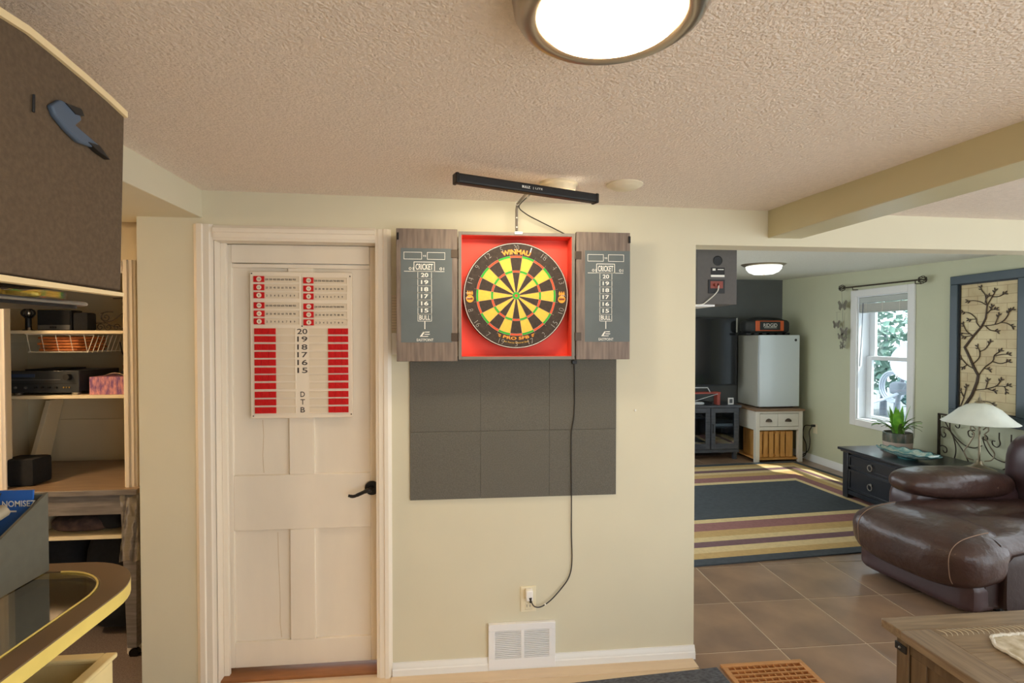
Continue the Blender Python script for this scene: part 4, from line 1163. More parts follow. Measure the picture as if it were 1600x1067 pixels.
mb = MB().rbox((0, 0, 0), (.235, WD / 2 + .03, .158), 3.0, 22, mat=FH)
mb.build('foot_roll', 'leather', so, xf=SX, smooth=80)
def seat(u, v):
    x = .24 + 1.5 * u; y = -WD * v * 1.0
    wr = .006 * math.sin(22 * u + 6 * v) * math.exp(-((u - .28) ** 2 + (v - .45) ** 2) / .05) + .005 * math.sin(14 * v - 9 * u)
    edge = 1 - abs(2 * v - 1) ** 7
    ang = math.atan2(v - .5, u - .27)
    dim = -.022 * math.exp(-((u - .27) ** 2 + ((v - .5) * .7) ** 2) / .006) + .006 * math.cos(7 * ang) * math.exp(-((u - .27) ** 2 + (v - .5) ** 2) / .03)
    return (x, y, .385 + .045 * edge * (1 - .15 * u) + 1.6 * wr + 1.5 * dim + .012 * math.exp(-((u - .27) / .25) ** 2))
mb = MB(); mb.grid(seat, 40, 30)
def seat_side(u, v):
    p = seat(u, 1.0); return (p[0], p[1] - .012 * math.sin(PI * v), p[2] - .13 * v)
mb.grid(seat_side, 40, 6)
mb.build('seat_cushion', 'leather', so, xf=SX, smooth=80)
MB().rbox((.98, -WD / 2, .19), (.86, WD / 2 - .0, .15), 14, 10).build('frame', 'leather_dark', so, xf=SX)
MB().rbox((.17, -WD / 2 + .0, .115), (.10, WD / 2 - .015, .085), 7, 10).build('foot_panel', 'leather_base', so, xf=SX)
MB().rbox((1.0, -WD - .005, .19), (.76, .03, .16), 10, 8).build('side_panel', 'leather_dark', so, xf=SX)
for x in (.35, 1.6):
    for y in (-.08, -WD + .08):
        MB().cyl((x, y, .0), (x, y, .06), .025, n=10).build('foot', 'black', so, xf=SX)
for v in (-.72, .66):    # stitched seams over the roll
    pts = []
    for k in range(25):
        a = math.radians(-150 + 255 * k / 24); c_, s_2 = -math.cos(a - PI / 2 + PI), math.sin(a)
        d_ = Vector((-math.cos(math.radians(-35 + 150 * k / 24)), v, math.sin(math.radians(-35 + 150 * k / 24))))
        # march out to the superellipsoid surface in the x-z plane
        kx, kz = d_.x, d_.z; rem = max(.02, 1 - abs(v) ** 3.0); r_ = (rem / (abs(kx) ** 3.0 + abs(kz) ** 3.0)) ** (1 / 3.0)
        pts.append(FH @ Vector((.236 * kx * r_, (WD / 2 + .03) * v, .159 * kz * r_)))
    MB().tube(pts, .0024, 5).build('stitching', 'stitch', so, xf=SX, smooth=80)
MB().tube([Vector(seat(.22 + .75 * k / 24, .86 - .10 * (k / 24))) + Vector((0, 0, .002)) for k in range(25)], .0022, 5).build('stitching', 'stitch', so, xf=SX)
# arm at the far side, back cushion at the right
ax_ = Matrix.Translation((3.28, 3.20, .515)) @ Matrix.Rotation(math.radians(3), 4, 'Z') @ Matrix.Rotation(math.radians(2), 4, 'Y')
MB().rbox((0, 0, 0), (.42, .17, .095), 2.7, 14).build('arm_pad', 'leather', so, xf=ax_, smooth=80)
MB().rbox((3.32, 3.22, .30), (.40, .13, .22), 6, 10).build('arm_base', 'leather_base', so, smooth=80)
MB().tube([ax_ @ Vector((.16 + .03 * math.sin(q * PI / 12), -.165 * math.cos(q * PI / 12), .093 * math.sin(q * PI / 12))) for q in range(13)], .0022, 5).build('stitching', 'stitch', so)
MB().rbox((3.92, 2.86, .53), (.26, .42, .34), 4, 12).build('back_cushion', 'leather_base', so, smooth=80)

# coffee table
ct = T('coffee_table', 'brown carved wooden coffee table in the lower right corner', 'coffee table', (2.1, 1.3, 0))
cx0, cx1, cy0, cy1, ctz = 1.526, 2.75, .85, 1.755, .46
B('border_board', 'coffee_wood', ct, cx0, cx1, cy1 - .085, cy1, ctz - .032, ctz, .003)
B('border_board', 'coffee_wood', ct, cx0, cx1, cy0, cy0 + .115, ctz - .032, ctz, .003)
B('border_board', 'coffee_wood_y', ct, cx0, cx0 + .115, cy0 + .115, cy1 - .085, ctz - .032, ctz, .003)
B('border_board', 'coffee_wood_y', ct, cx1 - .115, cx1, cy0 + .115, cy1 - .085, ctz - .032, ctz, .003)
for k in range(5):
    y0 = cy0 + .115 + .141 * k
    B('inlay_board', 'coffee_wood', ct, cx0 + .116, cx1 - .116, y0 + .0008, y0 + .1402, ctz - .032, ctz - .001, .0012)
def arcs(cx, cy, r, n, a0, a1, dx, dy, bend):
    for k in range(n):
        pts = []
        for q in range(7):
            t = q / 6
            pts.append((cx + dx * k + bend * math.sin(PI * t) , cy + dy * k + r * (t - .5), ctz - .0005))
        MB().tube(pts, [.0004, .0014, .002, .0022, .002, .0014, .0004], 5).build('carved_stroke', 'carve', ct)
arcs(cx0 + .13, cy1 - .112, .042, 32, 0, 0, .02, 0, .012)
arcs(cx0 + .14, cy0 + .45, .08, 22, 0, 0, .024, 0, .022)
bx0, bx1, by0, by1 = cx0 + .035, cx1 - .035, cy0 + .035, cy1 - .03
for x, y in ((bx0, by1 - .05), (bx0, by0), (bx1 - .05, by1 - .05), (bx1 - .05, by0)):
    B('leg', 'coffee_side', ct, x, x + .05, y, y + .05, 0, ctz - .032, .003)
B('side_panel', 'coffee_side', ct, bx0 + .014, bx0 + .02, by0 + .05, by1 - .05, .1, ctz - .032)
for a in ((.06, .13), (ctz - .09, ctz - .032)): B('side_rail', 'coffee_side', ct, bx0 + .006, bx0 + .024, by0 + .05, by1 - .05, a[0], a[1], .002)
for y in (by0 + .05, by1 - .115, (by0 + by1) / 2 - .03): B('side_stile', 'coffee_side', ct, bx0 + .006, bx0 + .024, y, y + .06, .13, ctz - .09, .002)
B('back_panel', 'coffee_side', ct, bx0 + .05, bx1 - .05, by1 - .024, by1 - .006, .06, ctz - .032)
bk = B('corner_bracket', 'black_metal', ct, bx0 - .004, bx0 + .03, by1 - .044, by1 + .004, .365, .392, .002)
MB().sphere((bx0 - .005, by1 - .02, .379), .005, 10, 6).build('bolt', 'silver', bk)
dl = T('lace_runner', 'cream lace edged runner lying on the coffee table', 'table runner', (2.0, 1.45, ctz))
def dp(r, z0): return MB().prism([(1.755 - r, 1.545), (1.80, 1.60 + r), (2.3, 1.60 + r), (2.3, 1.20 - r), (1.80, 1.20 - r), (1.755 - r, 1.25)], 'xy', z0, z0 + .003)
dp(.0, ctz).build('cloth', 'lace_mid', dl)
rim_ = [(1.752, 1.545), (1.80, 1.603), (2.3, 1.603)]
pts = []
for i in range(len(rim_) - 1):
    a, b = Vector((*rim_[i], ctz + .004)), Vector((*rim_[i + 1], ctz + .004)); n = max(4, int((b - a).length / .008))
    for k in range(n): pts.append(a + (b - a) * k / n + Vector((random.uniform(-.003, .003), random.uniform(-.003, .003), random.uniform(0, .003))))
MB().tube(pts, .0055, 6).build('lace_edge', 'lace', dl)
pts = [Vector((1.752 + random.uniform(-.004, .004), 1.545 - .012 * k, ctz + .004 + random.uniform(0, .003))) for k in range(26)]
MB().tube(pts, .0055, 6).build('lace_edge', 'lace', dl)

# chest
ch = T('drawer_chest', 'low black chest of drawers with ring pulls under the window', 'chest', (3.8, 3.95, 0))
h0, h1, k0, k1 = 3.545, 4.13, 3.42, 4.53
B('top', 'chest_black', ch, 3.50, 4.14, 3.40, 4.56, .445, .47, .006)
B('moulding', 'chest_black', ch, 3.52, 4.135, 3.412, 4.545, .43, .446, .005)
B('body', 'chest_black', ch, h0 + .012, h1, k0, k1, .05, .43)
for y in (k1 - .065, k0): B('corner_post', 'chest_black', ch, h0 - .012, h0 + .055, y, y + .065, .012, .432, .006)
for y in (k1 - .06, k0): B('foot', 'chest_black', ch, h1 - .06, h1, y, y + .06, .012, .06)
B('divider', 'chest_black', ch, h0 - .002, h0 + .014, 3.885, 3.925, .05, .43, .002); B('base_rail', 'chest_black', ch, h0 - .006, h0 + .014, k0 + .06, k1 - .06, .05, .09, .003)
B('end_panel', 'chest_black', ch, h0 + .07, h1 - .05, k1 - .004, k1 + .004, .1, .40, .003)
for y0, y1 in ((3.925, 4.465), (3.485, 3.885)):
    for z0, z1 in ((.305, .415), (.10, .285)):
        d = B('drawer', 'chest_black', ch, h0 - .004, h0 + .014, y0 + .008, y1 - .008, z0, z1, .003)
        for a in ((y0 + .008, y1 - .008, z0, z0 + .018), (y0 + .008, y1 - .008, z1 - .018, z1), (y0 + .008, y0 + .026, z0 + .018, z1 - .018), (y1 - .026, y1 - .008, z0 + .018, z1 - .018)):
            B('drawer_frame', 'chest_black', d, h0 - .012, h0 - .003, a[0], a[1], a[2], a[3], .002)
        yc, zc_ = (y0 + y1) / 2, (z0 + z1) / 2
        MB().tube([(h0 - .022, yc + .024 * math.cos(q * PI / 10), zc_ - .008 + .026 * math.sin(q * PI / 10)) for q in range(20)], .0042, 6, True).build('ring_pull', 'pewter', d)
        MB().sphere((h0 - .012, yc, zc_ + .014), .011, 10, 6).build('ring_boss', 'pewter', d)

# plant and platter
pt = T('potted_plant', 'potted fern with bright green leaves on the chest', 'potted plant', (3.90, 4.33, .47))
pc = Vector((3.90, 4.325, .47))
MB().lathe([(.0001, .0), (.115, .0), (.128, .012), (.122, .016), (.10, .012), (.0001, .012)], pc, 36).build('saucer', 'pot_body', pt)
MB().lathe([(.0001, .012), (.098, .012), (.108, .03), (.112, .075), (.113, .085)], pc, 36).build('pot', 'pot_body', pt)
MB().lathe([(.1135, .085), (.114, .13), (.112, .165), (.104, .168), (.102, .15), (.0001, .15)], pc, 36).build('pot_rim', 'pot_glaze', pt)
MB().lathe([(.0001, .155), (.06, .156), (.10, .152)], pc, 24).build('soil', 'soil', pt)
for k in range(36):
    tall = k < 11
    a = random.uniform(0, 2 * PI); L = random.uniform(.18, .27) if tall else random.uniform(.14, .24); lean = random.uniform(.1, .4) if tall else random.uniform(.8, 1.5)
    wv = random.uniform(.016, .026) if tall else random.uniform(.005, .012)
    dirh = Vector((math.cos(a), math.sin(a), 0)); side_ = Vector((-math.sin(a), math.cos(a), 0))
    base = pc + Vector((0, 0, .15)) + dirh * .035; vs = []; n = 8
    p = base.copy(); ang = lean * .3
    for i in range(n + 1):
        t = i / n; w_ = wv * math.sin(PI * min(1, .12 + t * .88)) + .001
        vs += [p - side_ * w_ + Vector((0, 0, .004)), p, p + side_ * w_ + Vector((0, 0, .004))]
        ang = lean * (.3 + 1.25 * t * (.5 if tall else 1.25))
        p = p + (dirh * math.sin(ang) + Vector((0, 0, 1)) * math.cos(ang)) * (L / n)
        if p.x > 4.17: p.x = 4.17
    fs = []
    for i in range(n):
        o = 3 * i; fs += [(o, o + 1, o + 4, o + 3), (o + 1, o + 2, o + 5, o + 4)]
    MB().add(vs, fs).build('leaf', 'leaf_bright' if tall or k % 4 == 0 else 'leaf_dark', pt, smooth=60)
pla = T('platter', 'scalloped teal glazed platter in front of the plant', 'platter', (3.80, 4.05, .47))
def plf(u, v):
    a = 2 * PI * u; r = v
    sc = 1 + .05 * math.sin(14 * a) * r ** 3
    x = .125 * r * math.cos(a) * sc; y = .25 * r * math.sin(a) * sc
    z = .018 + .042 * r ** 3 + .006 * math.sin(14 * a) * r ** 4
    return (3.735 + x - .12 * y, 4.04 + y, .47 + z)
mb = MB(); mb.grid(plf, 84, 10)
mb.grid(lambda u, v: tuple(Vector(plf(u, v)) - Vector((0, 0, .006 + .004 * (1 - v)))), 84, 10)
mb.build('dish', 'platter_teal', pla, smooth=60)
MB().tube([Vector(plf(k / 84, 1.0)) - Vector((0, 0, .002)) for k in range(84)], .0042, 6, True).build('scalloped_edge', 'platter_edge', pla)
MB().lathe([(.0001, 0), (.07, 0), (.075, .012), (.0001, .016)], (3.735, 4.04, .47), 24).build('foot_ring', 'platter_edge', pla)

# table lamp
tl = T('table_lamp', 'unlit table lamp with bell glass shade and scrolled metal stem', 'table lamp', (3.88, 3.6, .47))
lc = Vector((3.89, 3.575, .47))
MB().lathe([(.0001, 0), (.10, 0), (.105, .008), (.104, .022), (.085, .03), (.05, .045), (.025, .065), (.016, .09), (.0001, .09)], lc, 36).build('base', 'lamp_metal', tl)
MB().lathe([(.0001, .08), (.008, .08), (.006, .2), (.008, .32), (.007, .40), (.0001, .40)], lc, 14).build('stem', 'lamp_metal', tl)
for k in range(4):
    a = PI / 4 + PI / 2 * k; d_ = Vector((math.cos(a), math.sin(a), 0))
    MB().tube(curve([lc + d_ * .02 + Vector((0, 0, .32)), lc + d_ * .045 + Vector((0, 0, .345)), lc + d_ * .05 + Vector((0, 0, .315)), lc + d_ * .03 + Vector((0, 0, .28)), lc + d_ * .06 + Vector((0, 0, .20)), lc + d_ * .085 + Vector((0, 0, .15)), lc + d_ * .07 + Vector((0, 0, .10)), lc + d_ * .03 + Vector((0, 0, .085))], 5), .0045, 7).build('scroll_arm', 'lamp_metal', tl)
MB().lathe([(.232, .375), (.205, .395), (.165, .432), (.125, .475), (.075, .508), (.03, .52), (.02, .522), (.02, .515), (.07, .498), (.12, .466), (.16, .424), (.2, .388), (.228, .372)], lc, 48).build('shade', 'alabaster', tl, smooth=60)
MB().lathe([(.0001, .515), (.03, .517), (.032, .527), (.016, .534), (.009, .545), (.012, .553), (.005, .566), (.002, .595), (.0001, .597)], lc, 16).build('finial', 'lamp_metal', tl)

# iron scroll panel
ip = T('iron_scroll_panel', 'wrought iron scrollwork panel standing against the wall', 'iron panel', (4.15, 3.6, 0))
def sc5(c): return (4.165, 4.186 - (c[0] / 6.67 - 5) * .00523, .815 - (c[1] / 6.67 - 47) * .0054)
B('post', 'iron', ip, 4.157, 4.173, 4.178, 4.194, 0, .822); B('post', 'iron', ip, 4.157, 4.173, 3.32, 3.336, 0, .822); B('top_rail', 'iron', ip, 4.157, 4.173, 3.32, 4.194, .81, .824); B('bottom_rail', 'iron', ip, 4.157, 4.173, 3.336, 4.178, .28, .292)
for c_ in ([(70, 330), (130, 420), (200, 520), (270, 600), (330, 670), (400, 790), (470, 900)], [(165, 330), (165, 450), (200, 520), (230, 610), (235, 690), (215, 765), (180, 860)],
           [(95, 500), (115, 520), (100, 550), (65, 540), (50, 490), (60, 450), (110, 445), (160, 470), (220, 520), (290, 570), (360, 598), (440, 598), (520, 560)],
           [(45, 660), (80, 645), (125, 660), (130, 700), (105, 715), (85, 695)], [(275, 330), (275, 385), (270, 420), (245, 425), (225, 405)],
           [(440, 420), (400, 425), (370, 445), (378, 485), (410, 495), (430, 472), (410, 458)], [(520, 480), (560, 570), (620, 640), (700, 670), (780, 672), (860, 650), (920, 610)],
           [(540, 890), (600, 840), (700, 770), (800, 700), (880, 650), (960, 600)], [(690, 400), (690, 460), (700, 510), (670, 545), (630, 530), (622, 495), (650, 490)], [(805, 400), (805, 490), (815, 535), (850, 550), (875, 525)],
           [(790, 960), (800, 890), (805, 820), (830, 740), (880, 660), (930, 600)], [(540, 440), (575, 470), (560, 500), (535, 490), (530, 465)]):
    MB().tube(curve([sc5(p) for p in c_], 5), .0045, 6).build('scroll', 'iron', ip)

# framed tree art
pa = T('wall_art', 'tall framed brown branch art on foil bricks', 'wall art', (4.18, 3.79, .8))
Y0, Y1, PZ0, PZ1 = 3.475, 4.093, .795, 2.0
for a in ((Y0, Y1, PZ1 - .07, PZ1), (Y0, Y1, PZ0, PZ0 + .085), (Y0, Y0 + .07, PZ0 + .085, PZ1 - .07), (Y1 - .068, Y1, PZ0 + .085, PZ1 - .07)):
    B('frame', 'frame_slate', pa, 4.155, 4.198, a[0], a[1], a[2], a[3], .004)
I0, I1, J0, J1 = Y0 + .07, Y1 - .068, PZ0 + .085, PZ1 - .07
B('panel', 'foil_brick', pa, 4.182, 4.196, I0, I1, J0, J1)
for a in ((I0, I1, J1 - .01, J1), (I0, I1, J0, J0 + .01), (I0, I0 + .012, J0, J1), (I1 - .01, I1, J0, J1)): B('inner_frame', 'frame_inner', pa, 4.168, 4.183, a[0], a[1], a[2], a[3])
def ap(c):   # crop coordinates of the art -> wall
    x, y = c; u = (x - 78) / (486 - 78); t = 90 - (x - 78) * .06; bm = 990 + (x - 78) * .17
    v = (y - t) / (bm - t)
    return Vector((4.176, I1 - (I1 - I0) * u, J1 - (J1 - J0) * v))
trunk = [(115, 990), (180, 890), (215, 800), (222, 750), (190, 690), (160, 620), (122, 545), (180, 470), (240, 400), (268, 340), (275, 250)]
MB().tube([ap(p) for p in trunk], [.011, .0105, .010, .0095, .009, .009, .009, .008, .007, .0055, .004], 8).build('trunk', 'branch', pa)
brs = [[(275, 250), (300, 205), (320, 170), (328, 148)], [(275, 250), (268, 215), (262, 175), (240, 145), (232, 122)], [(275, 250), (235, 225), (190, 212), (140, 212)], [(262, 230), (270, 200), (285, 185)], [(310, 190), (350, 190), (390, 172)],
       [(275, 310), (300, 285), (335, 280)], [(300, 285), (308, 262)], [(240, 395), (310, 392), (370, 375), (405, 340), (420, 300)], [(370, 375), (410, 385), (440, 408)], [(330, 388), (345, 350), (355, 325)], [(265, 395), (295, 425), (345, 440)], [(405, 310), (438, 290)],
       [(230, 405), (205, 370), (200, 340), (155, 300), (105, 290)], [(200, 345), (150, 345)], [(180, 465), (135, 430), (108, 380)], [(150, 450), (90, 440)], [(175, 462), (115, 468)],
       [(183, 668), (225, 625), (230, 580), (215, 545)], [(230, 580), (270, 560), (300, 515)], [(188, 700), (140, 670), (95, 620)], [(140, 672), (112, 688)],
       [(222, 755), (265, 695), (320, 650), (330, 610), (370, 580)], [(320, 655), (370, 670), (420, 658)], [(330, 615), (380, 605), (420, 605)], [(265, 700), (295, 712)],
       [(205, 855), (275, 850), (345, 830), (375, 790)], [(275, 850), (290, 790)], [(290, 850), (335, 868)], [(345, 832), (395, 835), (408, 870)], [(395, 835), (425, 830)],
       [(95, 975), (120, 910), (140, 830)], [(95, 975), (70, 930)], [(120, 905), (98, 860)], [(225, 935), (300, 945), (330, 965)]]
leafp = MB().prism([(0, 0), (.010, .0045), (.02, .0035), (.027, 0), (.02, -.0035), (.010, -.0045)], 'yz', -.002, .002).mesh('leaf', 'branch', 0)
import mathutils
for b_ in brs:
    p = [ap(q) for q in b_]
    MB().tube(curve(p, 4), .0034, 6).build('branch', 'branch', pa)
    for end, nl_ in ((p[-1], 3),):
        d_ = (p[-1] - p[-2]); base_a = math.atan2(d_.z, d_.y)
        for k in range(nl_):
            back = d_.normalized() * (-.016 * (k // 2))
            aa = base_a + (-.55, .55, -.95)[k]
            o = inst('leaf', leafp, pa, end + back, (aa, 0, 0))

# curtain rod, chime
cr = T('curtain_rod', 'black curtain rod with cage ball finials over the window', 'curtain rod', (4.14, 4.85, 2.01))
MB().tube([(4.14, 5.32, 2.022), (4.14, 4.37, 2.006)], .0075, 8).build('rod', 'iron', cr)
for y, z in ((5.345, 2.023), (4.345, 2.005)):
    mb = MB()
    for k in range(4):
        a = PI * k / 4
        mb.tube([(4.14 + .033 * math.sin(q * PI / 8) * math.cos(a), y + .036 * math.cos(q * PI / 8), z + .033 * math.sin(q * PI / 8) * math.sin(a)) for q in range(16)], .0035, 5, True)
    mb.build('finial', 'iron', cr); 
for y, z in ((5.19, 2.02), (4.42, 2.007)):
    MB().tube([(4.14, y, z), (4.14, y, z - .03), (4.2, y, z - .03)], .005, 6).build('bracket', 'iron', cr)
wc = T('butterfly_chime', 'hanging metal butterfly chime beside the window', 'wind chime', (4.13, 5.34, 1.36))
for pts in ([(4.14, 5.35, 1.99), (4.14, 5.34, 1.87)], [(4.14, 5.335, 1.80), (4.14, 5.33, 1.5)], [(4.14, 5.42, 1.76), (4.14, 5.415, 1.66)], [(4.14, 5.30, 1.75), (4.14, 5.305, 1.60)], [(4.14, 5.44, 1.763), (4.14, 5.36, 1.765)], [(4.14, 5.33, 1.5), (4.14, 5.335, 1.40)]):
    MB().tube(pts, .0016, 5).build('thread', 'chime', wc)
def butterfly(y, z, s_):
    mb = MB()
    for sg in (-1, 1):
        mb.prism([(y, z), (y + sg * .045 * s_, z + .05 * s_), (y + sg * .065 * s_, z + .035 * s_), (y + sg * .045 * s_, z - .0), (y + sg * .05 * s_, z - .035 * s_), (y + sg * .025 * s_, z - .05 * s_), (y + sg * .004, z - .01)], 'yz', 4.137, 4.141)
    mb.tube([(4.139, y, z - .03 * s_), (4.139, y, z + .03 * s_)], .004 * s_, 6)
    mb.build('butterfly', 'chime', wc)
for y, z, s_ in ((5.335, 1.835, 1.1), (5.425, 1.63, .9), (5.31, 1.55, .95), (5.36, 1.50, .7), (5.30, 1.47, .6), (5.335, 1.42, .5), (5.345, 1.38, .45), (5.31, 1.39, .4)): butterfly(y, z, s_)
oR = T('corner_outlet', 'cream outlet with two black plugs in the far corner', 'outlet', (XW, 5.83, .35))
B('plate', 'plate_cream', oR, XW - .006, XW, 5.80, 5.87, .345, .46, .002)
B('plug', 'black', oR, XW - .05, XW - .006, 5.825, 5.85, .425, .45, .004)
for a in ([(4.155, 5.84, .438), (4.13, 5.93, .42), (4.13, 5.96, .30), (4.13, 5.90, .2), (4.15, 5.95, .06), (4.12, 6.1, .02)], [(4.155, 5.835, .43), (4.14, 5.86, .36), (4.14, 5.845, .25), (4.15, 5.90, .12), (4.13, 6.05, .02)]):
    MB().tube(curve(a), .0055, 6).build('cord', 'cord', oR)

# fridge, cart, crate, radio
ca = T('kitchen_cart', 'white cart with two drawers and brown top under the fridge', 'cart', (3.77, 6.15, 0))
c0, c1, d0, d1 = 3.475, 4.065, 5.87, 6.42
B('top', 'cart_top', ca, c0 - .02, c1 + .015, d0 - .02, d1, .612, .636, .003)
for x, y in ((c0, d0), (c1 - .05, d0), (c0, d1 - .05), (c1 - .05, d1 - .05)):
    B('leg', 'cart_white', ca, x, x + .05, y, y + .05, 0, .612, .003)
B('rail', 'cart_white', ca, c0 + .05, c1 - .05, d0 + .006, d0 + .03, .585, .612); B('rail', 'cart_white', ca, c0 + .05, c1 - .05, d0 + .006, d0 + .03, .385, .425, .002)
B('side_panel', 'cart_white', ca, c0 + .008, c0 + .02, d0 + .05, d1 - .05, .385, .612); B('side_panel', 'cart_white', ca, c1 - .02, c1 - .008, d0 + .05, d1 - .05, .385, .612)
B('bottom_shelf', 'pine', ca, c0 + .02, c1 - .02, d0 + .02, d1 - .02, .03, .045)
for x0, x1 in ((c0 + .053, (c0 + c1) / 2 - .02), ((c0 + c1) / 2 - .017, c1 - .053)):
    d = B('drawer', 'cart_white', ca, x0, x1, d0 + .004, d0 + .3, .43, .58, .002)
    xm = (x0 + x1) / 2
    mb = MB(); mb.grid(lambda u, v: (xm - .042 + .084 * u, d0 + .003 - .026 * math.sin(PI * u) ** .6 * math.sin(PI / 2 * v), .49 + .034 * math.sin(PI * u) ** .5 * math.cos(PI / 2 * v) - .003 * v), 14, 6)
    mb.build('cup_pull', 'hinge', d, smooth=60)
cr_ = T('pine_crate', 'slatted pine crate standing under the white cart', 'crate', (3.77, 6.05, .045))
for k in range(6):
    x = 3.545 + .072 * k
    B('slat', 'pine', cr_, x, x + (.055 if k < 5 else .085), d0 + .075, d0 + .087, .05, .36, .002)
B('rail', 'pine', cr_, 3.54, 3.99, d0 + .087, d0 + .10, .325, .36); B('rail', 'pine', cr_, 3.54, 3.99, d0 + .087, d0 + .10, .05, .085)
B('back', 'oak', cr_, 3.54, 3.99, d0 + .12, d0 + .13, .05, .36); B('end', 'pine', cr_, 3.545, 3.557, d0 + .1, d0 + .4, .05, .36); B('end', 'pine', cr_, 3.98, 3.992, d0 + .1, d0 + .4, .05, .36)
for z in (.068, .343): MB().lathe([(.0001, -.002), (.006, -.002), (.006, 0)], (3.77, d0 + .075, z), 10, 'y').build('bolt', 'oak_dark', cr_)
fr_ = T('mini_fridge', 'white mini fridge standing on the kitchen cart', 'fridge', (3.82, 6.2, .636))
B('body', 'fridge_side', fr_, 3.567, 4.073, 6.0, 6.45, .648, 1.513, .006)
B('door', 'fridge_white', fr_, 3.567, 4.073, 5.95, 5.997, .652, 1.515, .008)
for x in (3.60, 4.04):
    MB().cyl((x, 6.05, .636), (x, 6.05, .65), .015, n=10).build('foot', 'black', fr_)
MB().lathe([(.0001, -.002), (.016, -.002), (.016, 0)], (4.02, 5.95, 1.455), 18, 'y').build('badge', 'receiver', fr_)
jr = T('jobsite_radio', 'rugged black and orange radio on top of the fridge', 'radio', (3.76, 6.15, 1.515))
MB().rbox((3.755, 6.17, 1.622), (.285, .11, .088), 5, 10).build('body', 'radio_black', jr)
B('front_panel', 'radio_orange', jr, 3.575, 3.935, 6.052, 6.07, 1.565, 1.69, .006)
B('grille', 'radio_black', jr, 3.625, 3.885, 6.046, 6.06, 1.575, 1.680, .004)
text(jr, 'lettering', 'RIDGID', 'print_white', (0, 6.045, 0), EX, EZ, 3.755, 1.635, .042, w=.175, bold=.0)
B('trim_line', 'print_white', jr, 3.675, 3.835, 6.044, 6.047, 1.602, 1.606)
for x in (3.50, 3.60, 3.70, 3.80, 3.90, 4.0): B('bumper', 'black', jr, x - .03, x + .03, 6.08, 6.25, 1.515, 1.545, .006)
MB().tube(curve([(3.52, 6.17, 1.70), (3.60, 6.17, 1.722), (3.75, 6.17, 1.727), (3.90, 6.17, 1.722), (3.99, 6.17, 1.70)]), .013, 8).build('handle', 'radio_black', jr)

# tv, stand
tv = T('television', 'large flat television on the dark stand', 'television', (2.8, 6.3, .68))
B('panel', 'black', tv, 2.12, 3.47, 6.29, 6.345, .885, 1.737, .006)
B('screen', 'tv_screen', tv, 2.135, 3.445, 6.286, 6.291, .90, 1.722)
B('pale_side', 'fridge_side', tv, 3.452, 3.472, 6.288, 6.335, 1.55, 1.73, .002)  # pale strip on the upper part of the television's side
B('neck', 'black', tv, 2.7, 2.9, 6.31, 6.34, .68, .9); B('foot', 'black', tv, 2.5, 3.1, 6.2, 6.42, .664, .682, .003)
tk = T('tv_stand', 'dark grey media stand with glass doors below the television', 'media stand', (2.8, 6.25, 0))
s0, s1, e0, e1 = 2.05, 3.375, 6.06, 6.46
B('top', 'tv_stand', tk, s0 - .01, s1 + .02, e0 - .015, e1, .636, .664, .003); B('bottom', 'tv_stand', tk, s0, s1, e0, e1, .09, .13, .003)
for x in (s0, s1 - .025, 2.99, 2.43): B('upright', 'tv_stand', tk, x, x + .025, e0 + .005, e1, .13, .636)
B('back', 'inside_dark', tk, s0, s1, e1 - .015, e1, .13, .636); B('inner_shelf', 'tv_stand', tk, 3.015, s1 - .025, e0 + .03, e1 - .02, .38, .40)
B('inner_shelf', 'tv_stand', tk, 2.455, 2.99, e0 + .03, e1 - .02, .50, .515)
for x in (s0 + .02, s1 - .06):
    for y in (e0 + .02, e1 - .06): B('leg', 'tv_stand', tk, x, x + .04, y, y + .04, 0, .09)
def gdoor(x0, x1, hx):
    d = B('door', 'tv_stand', tk, x0, x0 + .055, e0 - .014, e0 + .004, .135, .632, .002)
    for a in ((x1 - .055, x1, .135, .632), (x0 + .055, x1 - .055, .577, .632), (x0 + .055, x1 - .055, .135, .20)): B('door_rail', 'tv_stand', d, a[0], a[1], e0 - .014, e0 + .004, a[2], a[3], .002)
    B('pane', 'cabinet_glass', d, x0 + .055, x1 - .055, e0 - .006, e0 - .002, .20, .577)
    MB().tube([(hx, e0 - .014, .44), (hx, e0 - .03, .435), (hx, e0 - .03, .335), (hx, e0 - .014, .33)], .005, 6).build('handle', 'black_metal', d)
gdoor(3.012, 3.36, 3.03); gdoor(2.70, 3.0, 2.72); gdoor(2.40, 2.695, 2.675); gdoor(2.06, 2.395, 2.375)
for i, (nm, lab, cat, mat, a) in enumerate((
        ('disc_player', 'silver disc player on the stand shelf behind right glass door', 'disc player', 'stuff_white', (3.06, 3.33, 6.12, 6.38, .401, .43)),
        ('cable_box', 'dark cable box stacked on the silver disc player', 'cable box', 'receiver', (3.07, 3.32, 6.13, 6.38, .4315, .475)),
        ('game_console', 'pale game console low behind the right glass door', 'game console', 'stuff_white', (3.14, 3.33, 6.12, 6.38, .1305, .19)),
        ('wooden_box', 'small tan box beside the console behind right glass door', 'box', 'oak', (3.05, 3.125, 6.15, 6.38, .1305, .235)),
        ('white_router', 'white router low behind the left glass door', 'router', 'stuff_white', (2.76, 2.95, 6.12, 6.3, .1305, .18)),
        ('media_player', 'grey media player on the shelf behind left glass door', 'media player', 'receiver_grey', (2.74, 2.95, 6.14, 6.36, .5155, .55)))):
    tag(B(nm, mat, None, *a, .004), lab, cat)
rt_ = T('red_toy_bridge', 'red and white bench-like ornament on the television stand', 'ornament', (3.0, 6.15, .664))
B('deck', 'toy_red', rt_, 2.72, 3.16, 6.10, 6.2, .80, .82, .003)
for x in (2.73, 3.115): B('leg', 'toy_red', rt_, x, x + .04, 6.105, 6.195, .664, .80, .003)
